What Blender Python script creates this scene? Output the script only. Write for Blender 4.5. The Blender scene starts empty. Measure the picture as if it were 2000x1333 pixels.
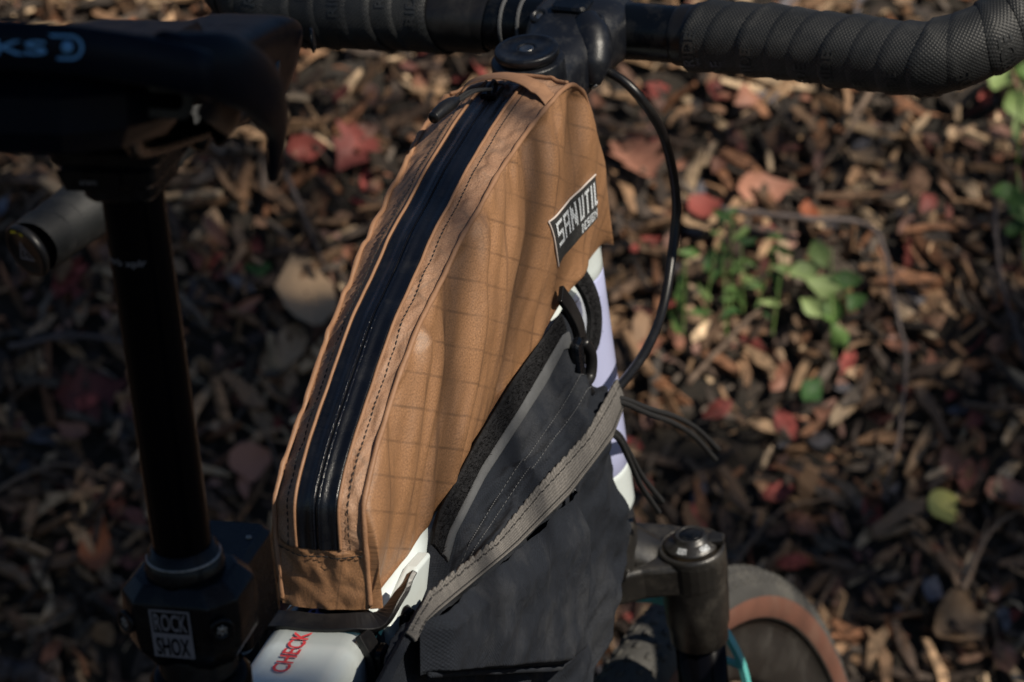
import bpy, bmesh, math, random
import numpy as np
from mathutils import Vector, Matrix, noise
random.seed(7)
rad = math.radians
SC = bpy.context.scene
COL = SC.collection

# ------------------------------------------------------------------ camera
CAM = Vector((-1.2938, -0.4911, 1.1280))
cr = Vector((0.2872, -0.9578, -0.0071)); cu = Vector((0.1993, 0.0525, 0.9785)); cd = Vector((0.9369, 0.2825, -0.2060))
cd.normalize(); cr = (cr - cd * cr.dot(cd)).normalized(); cu = cr.cross(cd)
cam = bpy.data.cameras.new("camera")
camo = bpy.data.objects.new("camera", cam); COL.objects.link(camo)
camo.matrix_world = Matrix(((cr.x, cu.x, -cd.x, CAM.x), (cr.y, cu.y, -cd.y, CAM.y), (cr.z, cu.z, -cd.z, CAM.z), (0, 0, 0, 1)))
cam.sensor_width = 36.0; cam.lens = 36.0 * 6278.0 / 2000.0
cam.clip_start = 0.05; cam.clip_end = 500
cam.dof.use_dof = True; cam.dof.focus_distance = 1.56; cam.dof.aperture_fstop = 13.5
SC.camera = camo

# ------------------------------------------------------------------ light
SUN = Vector((-0.31, -0.68, 0.62)).normalized()
world = bpy.data.worlds.new("World"); SC.world = world; world.use_nodes = True
wn = world.node_tree; wn.nodes.clear()
sky = wn.nodes.new("ShaderNodeTexSky"); sky.sky_type = 'NISHITA'; sky.sun_disc = False; sky.ozone_density = 4.0; sky.dust_density = 0.3
sky.sun_elevation = math.asin(SUN.z); sky.sun_rotation = math.atan2(SUN.x, SUN.y)
bg = wn.nodes.new("ShaderNodeBackground"); bg.inputs[1].default_value = 0.05
wo = wn.nodes.new("ShaderNodeOutputWorld")
wn.links.new(sky.outputs[0], bg.inputs[0]); wn.links.new(bg.outputs[0], wo.inputs[0])
sl = bpy.data.lights.new("sun", 'SUN'); sl.energy = 5.0; sl.angle = rad(0.53); sl.color = (1.0, 0.91, 0.77)
so = bpy.data.objects.new("sun", sl); COL.objects.link(so)
so.rotation_euler = SUN.to_track_quat('Z', 'Y').to_euler()
SC.view_settings.view_transform = 'Standard'; SC.view_settings.look = 'None'
SC.view_settings.gamma = 1.0; SC.view_settings.exposure = 0.08

# ------------------------------------------------------------------ helpers
def V(*a): return Vector(a)

def mkmesh(name, verts, faces, uvs=None, smooth=True):
    me = bpy.data.meshes.new(name)
    me.from_pydata([tuple(v) for v in verts], [], faces)
    if smooth:
        me.polygons.foreach_set("use_smooth", [True] * len(me.polygons))
    if uvs is not None:
        ul = me.uv_layers.new(name="UVMap")
        li = np.zeros(len(me.loops), dtype=np.int32); me.loops.foreach_get("vertex_index", li)
        ul.data.foreach_set("uv", np.asarray(uvs, dtype=np.float32)[li].ravel())
    me.update()
    return me

def obj(name, me, mat=None, parent=None, label=None, cat=None, group=None, kind=None):
    o = bpy.data.objects.new(name, me); COL.objects.link(o)
    if mat is not None and me is not None and len(me.materials) == 0: me.materials.append(mat)
    if parent is not None: o.parent = parent
    if label: o["label"] = label
    if cat: o["category"] = cat
    if group: o["group"] = group
    if kind: o["kind"] = kind
    return o

def empty(name, label, cat, group=None):
    o = bpy.data.objects.new(name, None); COL.objects.link(o); o.empty_display_size = 0.05
    o["label"] = label; o["category"] = cat
    if group: o["group"] = group
    return o

class B:
    """collects shapes into one mesh"""
    def __init__(s): s.v = []; s.f = []; s.uv = []
    def add(s, v, f, uv=None):
        n = len(s.v); s.v += [tuple(p) for p in v]; s.f += [tuple(i + n for i in q) for q in f]
        s.uv += list(uv) if uv is not None else [(p[0], p[2]) for p in v]
        return s
    def mesh(s, name, smooth=True): return mkmesh(name, s.v, s.f, s.uv, smooth)

def crom(pts, n):
    """Catmull-Rom resample to n points, even by arc length"""
    P = np.array([tuple(p) for p in pts], float)
    Q = np.vstack([2 * P[0] - P[1], P, 2 * P[-1] - P[-2]])
    out = []
    for i in range(len(P) - 1):
        a, b, c, d = Q[i], Q[i + 1], Q[i + 2], Q[i + 3]
        for t in np.linspace(0, 1, 24, endpoint=False):
            out.append(.5 * ((2 * b) + (c - a) * t + (2 * a - 5 * b + 4 * c - d) * t * t + (3 * b - a - 3 * c + d) * t ** 3))
    out.append(P[-1]); out = np.array(out)
    L = np.r_[0, np.cumsum(np.linalg.norm(np.diff(out, axis=0), axis=1))]
    t = np.linspace(0, L[-1], n)
    return np.stack([np.interp(t, L, out[:, k]) for k in range(out.shape[1])], 1), L[-1]

def frames(P):
    P = np.asarray(P, float); T = np.gradient(P, axis=0); T /= np.linalg.norm(T, axis=1)[:, None]
    up = np.array([0, 0, 1.0]) if abs(T[0][2]) < .9 else np.array([1.0, 0, 0])
    U = np.cross(T[0], np.cross(up, T[0])); U /= np.linalg.norm(U)
    Us = [U]
    for i in range(1, len(P)):
        U = U - T[i] * (U @ T[i]); U /= np.linalg.norm(U); Us.append(U)
    Us = np.array(Us); W = np.cross(T, Us)
    return T, Us, W

def tube(pts, r, n=40, seg=16, caps=True, smooth_path=True):
    P, Ln = crom(pts, n) if smooth_path else (np.array([tuple(p) for p in pts], float), 1)
    n = len(P)
    T, U, W = frames(P)
    R = np.interp(np.linspace(0, 1, n), np.linspace(0, 1, len(r)), r) if hasattr(r, '__len__') else np.full(n, r)
    v = []; uv = []
    acc = np.r_[0, np.cumsum(np.linalg.norm(np.diff(P, axis=0), axis=1))]
    for i in range(n):
        for k in range(seg):
            a = 2 * math.pi * k / seg
            v.append(P[i] + R[i] * (math.cos(a) * U[i] + math.sin(a) * W[i])); uv.append((acc[i], R[i] * a))
    f = [(i * seg + k, i * seg + (k + 1) % seg, (i + 1) * seg + (k + 1) % seg, (i + 1) * seg + k) for i in range(n - 1) for k in range(seg)]
    if caps:
        f.append(tuple(range(seg))[::-1]); f.append(tuple((n - 1) * seg + k for k in range(seg)))
    return v, f, uv

def basis(axis, ref=None):
    a = np.array(axis, float); a /= np.linalg.norm(a)
    ref = np.array(ref if ref is not None else ((0, 0, 1) if abs(a[2]) < .9 else (1, 0, 0)), float)
    x = ref - a * (ref @ a); x /= np.linalg.norm(x)
    return a, x, np.cross(a, x)

def lathe(o, axis, prof, seg=40, ref=None, sx=1.0, sy=1.0, arc=None):
    a, x, y = basis(axis, ref); o = np.array(o, float)
    v = []; uv = []
    for (t, r) in prof:
        for k in range(seg):
            ph = 2 * math.pi * k / seg
            v.append(o + a * t + r * (sx * math.cos(ph) * x + sy * math.sin(ph) * y)); uv.append((t, ph * r))
    n = len(prof)
    f = [(i * seg + k, i * seg + (k + 1) % seg, (i + 1) * seg + (k + 1) % seg, (i + 1) * seg + k) for i in range(n - 1) for k in range(seg)]
    f.append(tuple(range(seg))[::-1]); f.append(tuple((n - 1) * seg + k for k in range(seg)))
    return v, f, uv

def prism(o, ex, ey, ez, poly, h, bev=0.001):
    """polygon (in ex,ey) extruded along ez from 0 to h, with chamfered rims"""
    o = np.array(o, float); ex = np.array(ex, float); ey = np.array(ey, float); ez = np.array(ez, float)
    P = np.array(poly, float); c = P.mean(0); n = len(P)
    area = 0.5 * sum(P[i][0] * P[(i + 1) % n][1] - P[(i + 1) % n][0] * P[i][1] for i in range(n))
    if area < 0: P = P[::-1]
    d = P - c; In = c + d * (1 - bev / np.maximum(np.linalg.norm(d, axis=1), 1e-6))[:, None]
    v = []
    for Q, z in ((In, 0), (P, bev), (P, h - bev), (In, h)):
        v += [o + ex * q[0] + ey * q[1] + ez * z for q in Q]
    f = [(i * n + k, i * n + (k + 1) % n, (i + 1) * n + (k + 1) % n, (i + 1) * n + k) for i in range(3) for k in range(n)]
    f.append(tuple(range(n))[::-1]); f.append(tuple(3 * n + k for k in range(n)))
    return v, f

def rrect(w, h, r, n=5):
    out = []
    for cx, cy, a0 in ((w - r, h - r, 0), (-w + r, h - r, 90), (-w + r, -h + r, 180), (w - r, -h + r, 270)):
        for k in range(n):
            a = rad(a0 + 90 * k / (n - 1)); out.append((cx + r * math.cos(a), cy + r * math.sin(a)))
    return out

def grid(nu, nv, fn, uvf=None):
    v = []; uv = []
    for i in range(nu):
        for j in range(nv):
            a, b = i / (nu - 1), j / (nv - 1)
            p = fn(a, b); v.append(p); uv.append(uvf(a, b, p) if uvf else (a, b))
    f = [(i * nv + j, (i + 1) * nv + j, (i + 1) * nv + j + 1, i * nv + j + 1) for i in range(nu - 1) for j in range(nv - 1)]
    return v, f, uv

def thicken(v, f, uv, off):
    """closed sheet: copies the surface displaced by off(vertex index)->vector and stitches the border"""
    n = len(v); v2 = [tuple(np.array(p) + off) for p in v]
    from collections import Counter
    ed = Counter()
    for q in f:
        for a, b in zip(q, q[1:] + q[:1]): ed[(a, b)] += 1
    side = [(b, a, a + n, b + n) for (a, b) in ed if (b, a) not in ed]
    return list(v) + v2, list(f) + [tuple(i + n for i in q)[::-1] for q in f] + side, list(uv) + list(uv)

def smooth01(x): x = min(1, max(0, x)); return x * x * (3 - 2 * x)
def nz(x, y=0., z=0.): return noise.noise(Vector((x, y, z)))

_font_cache = {}
def text_tris(body, sub=None):
    """flat text as (verts 2d normalised: height of a capital = 1), faces"""
    if body in _font_cache: return _font_cache[body]
    cu_ = bpy.data.curves.new("t", 'FONT'); cu_.body = body; cu_.size = 1; cu_.resolution_u = 3; cu_.offset = .018
    o = bpy.data.objects.new("t", cu_); COL.objects.link(o)
    dg = bpy.context.evaluated_depsgraph_get(); me = bpy.data.meshes.new_from_object(o.evaluated_get(dg))
    vs = [(v.co.x, v.co.y) for v in me.vertices]; fs = [tuple(p.vertices) for p in me.polygons]
    bpy.data.objects.remove(o); bpy.data.meshes.remove(me); bpy.data.curves.remove(cu_)
    A = np.array(vs); A -= [A[:, 0].min(), 0]; A /= 0.69
    _font_cache[body] = (A, fs, A[:, 0].max())
    return _font_cache[body]

def textmap(b, body, width, height, fn):
    """adds text to builder b; fn(x,y)->3d with x in 0..width, y in 0..height"""
    A, fs, w = text_tris(body)
    b.add([fn(p[0] / w * width, p[1] * height) for p in A], fs)

# ------------------------------------------------------------------ materials
def mat(name, col, rough=.5, metal=0., spec=.5, var=None, vscale=30, bump=0., bscale=200, dirt=None, dscale=12, damt=.5, coat=0., sheen=0., coords='Object', extra=None):
    m = bpy.data.materials.new(name); m.use_nodes = True; nt = m.node_tree; N = nt.nodes; Lk = nt.links
    p = N["Principled BSDF"]
    p.inputs["Base Color"].default_value = (*col, 1); p.inputs["Roughness"].default_value = rough; p.inputs["Metallic"].default_value = metal
    p.inputs["Specular IOR Level"].default_value = spec
    if coat: p.inputs["Coat Weight"].default_value = coat; p.inputs["Coat Roughness"].default_value = .08
    if sheen: p.inputs["Sheen Weight"].default_value = sheen; p.inputs["Sheen Roughness"].default_value = .4
    tc = N.new("ShaderNodeTexCoord"); src = tc.outputs[coords]
    cur = None
    def rgb(c): n = N.new("ShaderNodeRGB"); n.outputs[0].default_value = (*c, 1); return n.outputs[0]
    if var:
        n1 = N.new("ShaderNodeTexNoise"); n1.inputs["Scale"].default_value = vscale; n1.inputs["Detail"].default_value = 6; n1.inputs["Roughness"].default_value = .65
        Lk.new(src, n1.inputs["Vector"])
        mx = N.new("ShaderNodeMix"); mx.data_type = 'RGBA'
        rp = N.new("ShaderNodeValToRGB"); rp.color_ramp.elements[0].position = .35; rp.color_ramp.elements[1].position = .68
        Lk.new(n1.outputs[0], rp.inputs[0]); Lk.new(rp.outputs[0], mx.inputs[0]); Lk.new(rgb(col), mx.inputs[6]); Lk.new(rgb(var), mx.inputs[7]); cur = mx.outputs[2]
    if dirt:
        n2 = N.new("ShaderNodeTexNoise"); n2.inputs["Scale"].default_value = dscale; n2.inputs["Detail"].default_value = 8; n2.inputs["Roughness"].default_value = .7
        Lk.new(src, n2.inputs["Vector"])
        rp = N.new("ShaderNodeValToRGB"); rp.color_ramp.elements[0].position = .5; rp.color_ramp.elements[1].position = .72
        rp.color_ramp.elements[1].color = (damt, damt, damt, 1)
        Lk.new(n2.outputs[0], rp.inputs[0])
        mx = N.new("ShaderNodeMix"); mx.data_type = 'RGBA'; Lk.new(rp.outputs[0], mx.inputs[0]); Lk.new(cur if cur else rgb(col), mx.inputs[6]); Lk.new(rgb(dirt), mx.inputs[7]); cur = mx.outputs[2]
        mr = N.new("ShaderNodeMapRange"); mr.inputs[3].default_value = rough; mr.inputs[4].default_value = min(1, rough + .35); Lk.new(rp.outputs[0], mr.inputs[0]); Lk.new(mr.outputs[0], p.inputs["Roughness"])
    if cur: Lk.new(cur, p.inputs["Base Color"])
    if bump:
        n3 = N.new("ShaderNodeTexNoise"); n3.inputs["Scale"].default_value = bscale; n3.inputs["Detail"].default_value = 4
        Lk.new(src, n3.inputs["Vector"])
        bp = N.new("ShaderNodeBump"); bp.inputs["Strength"].default_value = bump; bp.inputs["Distance"].default_value = .001
        Lk.new(n3.outputs[0], bp.inputs["Height"]); Lk.new(bp.outputs[0], p.inputs["Normal"])
    if extra: extra(m, nt, p, cur, tc)
    return m

def weave(scale=420., amt=.35, dist=.0006, diag=True, lines=None, crk=.006):
    """woven cloth from the UV map (metres): twill bump, optional faint laid-in grid lines"""
    def fn(m, nt, p, cur, tc):
        N = nt.nodes; Lk = nt.links
        mp = N.new("ShaderNodeMapping"); mp.inputs["Rotation"].default_value = (0, 0, rad(45 if diag else 0)); Lk.new(tc.outputs["UV"], mp.inputs[0])
        w1 = N.new("ShaderNodeTexWave"); w1.inputs["Scale"].default_value = scale; w1.inputs["Distortion"].default_value = .15; w1.bands_direction = 'X'; Lk.new(mp.outputs[0], w1.inputs["Vector"])
        w2 = N.new("ShaderNodeTexWave"); w2.inputs["Scale"].default_value = scale; w2.inputs["Distortion"].default_value = .15; w2.bands_direction = 'Y'; Lk.new(mp.outputs[0], w2.inputs["Vector"])
        mu = N.new("ShaderNodeMath"); mu.operation = 'ADD'; Lk.new(w1.outputs[1], mu.inputs[0]); Lk.new(w2.outputs[1], mu.inputs[1])
        n4 = N.new("ShaderNodeTexNoise"); n4.inputs["Scale"].default_value = 160; n4.inputs["Detail"].default_value = 5; Lk.new(tc.outputs["UV"], n4.inputs["Vector"])
        m2 = N.new("ShaderNodeMath"); m2.operation = 'MULTIPLY_ADD'; m2.inputs[1].default_value = 1.6; Lk.new(n4.outputs[0], m2.inputs[0]); Lk.new(mu.outputs[0], m2.inputs[2])
        bp = N.new("ShaderNodeBump"); bp.inputs["Strength"].default_value = amt; bp.inputs["Distance"].default_value = dist
        Lk.new(m2.outputs[0], bp.inputs["Height"])
        n5 = N.new("ShaderNodeTexNoise"); n5.inputs["Scale"].default_value = 48; n5.inputs["Detail"].default_value = 7; n5.inputs["Roughness"].default_value = .62; n5.inputs["Distortion"].default_value = 1.2; Lk.new(tc.outputs["UV"], n5.inputs["Vector"])
        ab2 = N.new("ShaderNodeMath"); ab2.operation = 'SUBTRACT'; ab2.inputs[1].default_value = .5; Lk.new(n5.outputs[0], ab2.inputs[0])
        ab3 = N.new("ShaderNodeMath"); ab3.operation = 'ABSOLUTE'; Lk.new(ab2.outputs[0], ab3.inputs[0])
        bp2 = N.new("ShaderNodeBump"); bp2.inputs["Strength"].default_value = .55; bp2.inputs["Distance"].default_value = crk; bp2.invert = True
        Lk.new(ab3.outputs[0], bp2.inputs["Height"]); Lk.new(bp.outputs[0], bp2.inputs["Normal"]); Lk.new(bp2.outputs[0], p.inputs["Normal"])
        # thread tint
        base = cur
        mx = N.new("ShaderNodeMix"); mx.data_type = 'RGBA'; mx.blend_type = 'MULTIPLY'
        mr = N.new("ShaderNodeMapRange"); mr.inputs[1].default_value = 0; mr.inputs[2].default_value = 2; mr.inputs[3].default_value = .78; mr.inputs[4].default_value = 1.12; Lk.new(mu.outputs[0], mr.inputs[0])
        mx.inputs[0].default_value = 1
        if base: Lk.new(base, mx.inputs[6])
        else: mx.inputs[6].default_value = p.inputs["Base Color"].default_value
        cc = N.new("ShaderNodeCombineColor")
        for i in range(3): Lk.new(mr.outputs[0], cc.inputs[i])
        Lk.new(cc.outputs[0], mx.inputs[7]); out = mx.outputs[2]
        n6 = N.new("ShaderNodeTexNoise"); n6.inputs["Scale"].default_value = 1100; n6.inputs["Detail"].default_value = 2; Lk.new(tc.outputs["UV"], n6.inputs["Vector"])
        mg = N.new("ShaderNodeMapRange"); mg.inputs[1].default_value = .3; mg.inputs[2].default_value = .7; mg.inputs[3].default_value = .72; mg.inputs[4].default_value = 1.30; Lk.new(n6.outputs[0], mg.inputs[0])
        sc_ = N.new("ShaderNodeVectorMath"); sc_.operation = 'SCALE'; Lk.new(out, sc_.inputs[0]); Lk.new(mg.outputs[0], sc_.inputs["Scale"]); out = sc_.outputs[0]
        if lines:
            ang, sp, dark = lines
            fac = None
            for a, sp in ang:
                mp2 = N.new("ShaderNodeMapping"); mp2.inputs["Rotation"].default_value = (0, 0, rad(a)); Lk.new(tc.outputs["UV"], mp2.inputs[0])
                sx = N.new("ShaderNodeSeparateXYZ"); Lk.new(mp2.outputs[0], sx.inputs[0])
                d = N.new("ShaderNodeMath"); d.operation = 'DIVIDE'; d.inputs[1].default_value = sp; Lk.new(sx.outputs[0], d.inputs[0])
                fr = N.new("ShaderNodeMath"); fr.operation = 'FRACT'; Lk.new(d.outputs[0], fr.inputs[0])
                su = N.new("ShaderNodeMath"); su.operation = 'SUBTRACT'; su.inputs[1].default_value = .5; Lk.new(fr.outputs[0], su.inputs[0])
                ab = N.new("ShaderNodeMath"); ab.operation = 'ABSOLUTE'; Lk.new(su.outputs[0], ab.inputs[0])
                ml = N.new("ShaderNodeMapRange"); ml.inputs[1].default_value = .016; ml.inputs[2].default_value = .055; ml.inputs[3].default_value = 1; ml.inputs[4].default_value = 0; Lk.new(ab.outputs[0], ml.inputs[0])
                if fac is None: fac = ml.outputs[0]
                else:
                    mm = N.new("ShaderNodeMath"); mm.operation = 'MAXIMUM'; Lk.new(fac, mm.inputs[0]); Lk.new(ml.outputs[0], mm.inputs[1]); fac = mm.outputs[0]
            nb = N.new("ShaderNodeTexNoise"); nb.inputs["Scale"].default_value = 35; Lk.new(tc.outputs["UV"], nb.inputs["Vector"])
            rb = N.new("ShaderNodeMapRange"); rb.inputs[1].default_value = .35; rb.inputs[2].default_value = .65; rb.inputs[3].default_value = .18; rb.inputs[4].default_value = .68; Lk.new(nb.outputs[0], rb.inputs[0])
            mf = N.new("ShaderNodeMath"); mf.operation = 'MULTIPLY'; Lk.new(fac, mf.inputs[0]); Lk.new(rb.outputs[0], mf.inputs[1])
            mz = N.new("ShaderNodeMix"); mz.data_type = 'RGBA'; Lk.new(mf.outputs[0], mz.inputs[0]); Lk.new(out, mz.inputs[6]); mz.inputs[7].default_value = (*dark, 1); out = mz.outputs[2]
        Lk.new(out, p.inputs["Base Color"])
    return fn

TAN = mat("tan_sailcloth", (.285, .148, .072), .48, var=(.225, .114, .054), vscale=14, dirt=(.19, .105, .06), dscale=30, damt=.35,
          extra=weave(560, .18, .0003, True, (((16, .034), (106, .0165)), None, (.11, .058, .03)), crk=.0016))
TAN_TOP = mat("tan_sailcloth_dusty", (.33, .188, .112), .56, var=(.245, .132, .076), vscale=18, dirt=(.15, .095, .065), dscale=40, damt=.7,
              extra=weave(560, .18, .0003, True, (((30, .03), (120, .021)), None, (.18, .11, .07)), crk=.004))
TAN_EDGE = mat("tan_seam_tape", (.29, .155, .084), .6, var=(.23, .118, .062), vscale=60, bump=.3, bscale=700)
ZIP = mat("zip_tape_black", (.0018, .0022, .004), .27, spec=.5, var=(.004, .005, .008), vscale=40, dirt=(.02, .02, .02), dscale=60, damt=.3, bump=.16, bscale=1400)
ZIPG = mat("zip_coated_black", (.002, .0025, .005), .2, spec=.5, bump=.5, bscale=700)
THREAD = mat("black_thread", (.012, .011, .011), .8)
RUBBER = mat("black_rubber", (.005, .005, .006), .34, spec=.35, var=(.010, .010, .011), vscale=40, dirt=(.04, .037, .033), dscale=50, damt=.3)
BLKMET = mat("black_anodised", (.002, .003, .005), .26, spec=.22, dirt=(.035, .034, .033), dscale=70, damt=.35, bump=.08, bscale=900)
BLKGLOSS = mat("gloss_black_tube", (.002, .002, .003), .18, spec=.06)
STEMM = mat("satin_black_stem", (.005, .006, .009), .36, spec=.4, dirt=(.06, .06, .06), dscale=90, damt=.35, bump=.15, bscale=1500)
CROWN = mat("dusty_black_cast", (.010, .0095, .009), .32, spec=.6, var=(.022, .020, .018), vscale=30, dirt=(.09, .080, .066), dscale=38, damt=.5, bump=.2, bscale=900)
GREYPRINT = mat("grey_print", (.16, .16, .18), .5)
STEEL = mat("steel_bolt", (.35, .34, .32), .35, metal=1., dirt=(.05, .045, .04), dscale=300, damt=.6)
WHITEP = mat("white_paint", (.60, .66, .66), .32, dirt=(.40, .41, .38), dscale=45, damt=.35, coat=.5)
LILAC = mat("lilac_paint", (.44, .47, .70), .34, dirt=(.22, .22, .42), dscale=30, damt=.3, coat=.4)
TEALD = mat("dark_teal_paint", (.004, .022, .032), .3, coat=.5, dirt=(.03, .04, .042), dscale=60, damt=.3)
TEAL = mat("mint_paint", (.10, .40, .38), .3, coat=.4, dirt=(.10, .25, .23), dscale=50, damt=.3)
REDP = mat("red_print", (.62, .05, .06), .45)
LILACP = mat("lilac_print", (.22, .23, .55), .45)
GREYCLOTH = mat("charcoal_canvas", (.008, .0105, .016), .88, spec=.25, var=(.015, .018, .025), vscale=16, dirt=(.050, .051, .054), dscale=16, damt=.6,
                extra=weave(230, .30, .0005, True, crk=.004))
GREYBIND = mat("grey_binding_cloth", (.085, .088, .092), .85, var=(.06, .062, .066), vscale=60, bump=.5, bscale=900)
WEB = mat("grey_webbing", (.135, .125, .116), .9, var=(.095, .088, .082), vscale=40, dirt=(.22, .20, .18), dscale=60, damt=.4, extra=weave(260, .5, .0007, False, crk=.001))
VELC = mat("velcro_black", (.006, .006, .007), .95, spec=.2, var=(.022, .022, .024), vscale=500, bump=1., bscale=1400)
CORD = mat("black_cord", (.008, .008, .009), .8, bump=.8, bscale=1800)
TAPE = None
PATCHM = mat("woven_patch_black", (.008, .008, .008), .85, var=(.03, .03, .03), vscale=500, bump=.8, bscale=900)
PATCHW = mat("patch_white_thread", (.72, .76, .80), .8)
PATCHE = mat("patch_pale_edge", (.55, .48, .44), .85)
TYRE = mat("dusty_tyre", (.035, .034, .032), .85, var=(.075, .072, .066), vscale=16, dirt=(.13, .12, .10), dscale=30, damt=.6, bump=.5, bscale=400)
TANWALL = mat("tan_sidewall", (.15, .062, .040), .7, var=(.11, .048, .032), vscale=30, dirt=(.16, .10, .07), dscale=40, damt=.5)
RIM = mat("black_rim", (.020, .019, .018), .4, dirt=(.07, .063, .055), dscale=30, damt=.6)
LEATHER = mat("saddle_rubber", (.0015, .004, .010), .34, spec=.10, dirt=(.004, .008, .015), dscale=50, damt=.4, bump=.06, bscale=500)  # navy tint stands in for blue sky sheen on the black saddle
BADGE = mat("badge_blue_print", (.10, .30, .55), .45, metal=.0, dirt=(.05, .14, .26), dscale=200, damt=.5)
YELLOW = mat("yellow_print", (.75, .62, .02), .6)
OCHRE = mat("dried_mud_ring", (.22, .15, .08), .9)

def tape_extra(m, nt, p, cur, tc):
    N = nt.nodes; Lk = nt.links
    s = []
    for a in (38, -38):
        mp = N.new("ShaderNodeMapping"); mp.inputs["Rotation"].default_value = (0, 0, rad(a)); Lk.new(tc.outputs["UV"], mp.inputs[0])
        w = N.new("ShaderNodeTexWave"); w.inputs["Scale"].default_value = 190; w.bands_direction = 'X'; Lk.new(mp.outputs[0], w.inputs["Vector"]); s.append(w)
    mu = N.new("ShaderNodeMath"); mu.operation = 'MULTIPLY'; Lk.new(s[0].outputs[1], mu.inputs[0]); Lk.new(s[1].outputs[1], mu.inputs[1])
    bp = N.new("ShaderNodeBump"); bp.inputs["Strength"].default_value = .42; bp.inputs["Distance"].default_value = .0007
    Lk.new(mu.outputs[0], bp.inputs["Height"]); Lk.new(bp.outputs[0], p.inputs["Normal"])
TAPE = mat("knurled_bar_tape", (.010, .011, .012), .5, spec=.35, var=(.020, .021, .022), vscale=30, dirt=(.055, .055, .054), dscale=45, damt=.4, extra=tape_extra)
TAPEF = mat("bar_tape_emboss", (.020, .021, .022), .38, dirt=(.06, .058, .055), dscale=80, damt=.4)

# ------------------------------------------------------------------ setting: ground and bank
GZ = -0.182
E1 = np.array([.95743, .28865, 0.]); E2 = np.array([.28865, -.95743, 0.]); EZ = np.array([0, 0, 1.])
H0 = 2.42; BETA = rad(52); CAM0 = np.array([CAM.x, CAM.y, 0.])
def bank(a, b, off=0.):
    """a lateral metres (right positive), b metres up the slope from its foot; negative b is flat ground"""
    if b <= 0: base = CAM0 + E1 * (H0 + b) + E2 * a + EZ * GZ; nrm = EZ
    elif b < 2.3:
        base = CAM0 + E1 * (H0 + b * math.cos(BETA)) + E2 * a + EZ * (GZ + b * math.sin(BETA)); nrm = -E1 * math.sin(BETA) + EZ * math.cos(BETA)
    else:
        k = b - 2.3
        base = CAM0 + E1 * (H0 + 2.3 * math.cos(BETA) + k) + E2 * a + EZ * (GZ + 2.3 * math.sin(BETA) + .12 * k); nrm = EZ
    h = .05 * nz(a * 1.3 + 5, b * 1.3) + .022 * nz(a * 5, b * 5, 3) if b > -.1 else .01 * nz(a * 3, b * 3)
    return base + nrm * (h + off)
BN = -E1 * math.sin(BETA) + EZ * math.cos(BETA); BU = E1 * math.cos(BETA) + EZ * math.sin(BETA)

SOIL = mat("dark_soil", (.010, .008, .006), .95, var=(.024, .018, .013), vscale=18, bump=1., bscale=90, dirt=(.05, .035, .022), dscale=40, damt=.6)
bl = [-45, -12, -4, -2.2, -1.2, -.6, -.3, 0] + list(np.linspace(.04, 2.3, 90)) + [2.6, 3.5, 6, 14, 45]
al = [-45, -12, -6] + list(np.linspace(-3.2, 3.2, 160)) + [6, 12, 45]
vv = [bank(a, b) for b in bl for a in al]; na = len(al)
ff = [(i * na + j, i * na + j + 1, (i + 1) * na + j + 1, (i + 1) * na + j) for i in range(len(bl) - 1) for j in range(na - 1)]
obj("ground", mkmesh("ground", vv, ff), SOIL, kind="structure")

# ------------------------------------------------------------------ leaf litter
def litter_mat(name):
    m = bpy.data.materials.new(name); m.use_nodes = True; nt = m.node_tree; N = nt.nodes; Lk = nt.links; p = N["Principled BSDF"]
    at = N.new("ShaderNodeAttribute"); at.attribute_name = "Col"
    tc = N.new("ShaderNodeTexCoord"); n1 = N.new("ShaderNodeTexNoise"); n1.inputs["Scale"].default_value = 120; n1.inputs["Detail"].default_value = 6
    Lk.new(tc.outputs["Object"], n1.inputs["Vector"])
    mr = N.new("ShaderNodeMapRange"); mr.inputs[1].default_value = .3; mr.inputs[2].default_value = .7; mr.inputs[3].default_value = .30; mr.inputs[4].default_value = 1.45; Lk.new(n1.outputs[0], mr.inputs[0])
    mx = N.new("ShaderNodeVectorMath"); mx.operation = 'SCALE'; Lk.new(at.outputs[0], mx.inputs[0]); Lk.new(mr.outputs[0], mx.inputs["Scale"])
    Lk.new(mx.outputs[0], p.inputs["Base Color"]); p.inputs["Roughness"].default_value = .75; p.inputs["Specular IOR Level"].default_value = .3
    bp = N.new("ShaderNodeBump"); bp.inputs["Strength"].default_value = .6; bp.inputs["Distance"].default_value = .002; Lk.new(n1.outputs[0], bp.inputs["Height"]); Lk.new(bp.outputs[0], p.inputs["Normal"])
    return m
LITTER = litter_mat("litter_chips")
CHIPC = [(.22, .13, .073), (.12, .072, .044), (.30, .19, .11), (.055, .036, .026), (.42, .30, .19), (.14, .078, .042), (.17, .078, .04), (.04, .029, .022), (.085, .066, .052), (.05, .036, .028), (.03, .024, .02)]
LEAFC = [(.17, .075, .048), (.13, .048, .038), (.21, .12, .075), (.25, .165, .105), (.10, .055, .038), (.18, .10, .078), (.20, .045, .038), (.085, .08, .09), (.055, .036, .028), (.035, .026, .022)]

def frame_at(a, b, spin, tilt, tdir):
    n = BN if b > 0 else EZ; u = BU if b > 0 else E1
    t = E2 * math.cos(spin) + u * math.sin(spin); s = -E2 * math.sin(spin) + u * math.cos(spin)
    ax_ = t * math.cos(tdir) + s * math.sin(tdir)
    n2 = n * math.cos(tilt) + np.cross(ax_, n) * math.sin(tilt)
    t2 = t - n2 * (t @ n2); t2 /= np.linalg.norm(t2)
    return t2, np.cross(n2, t2), n2

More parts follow.
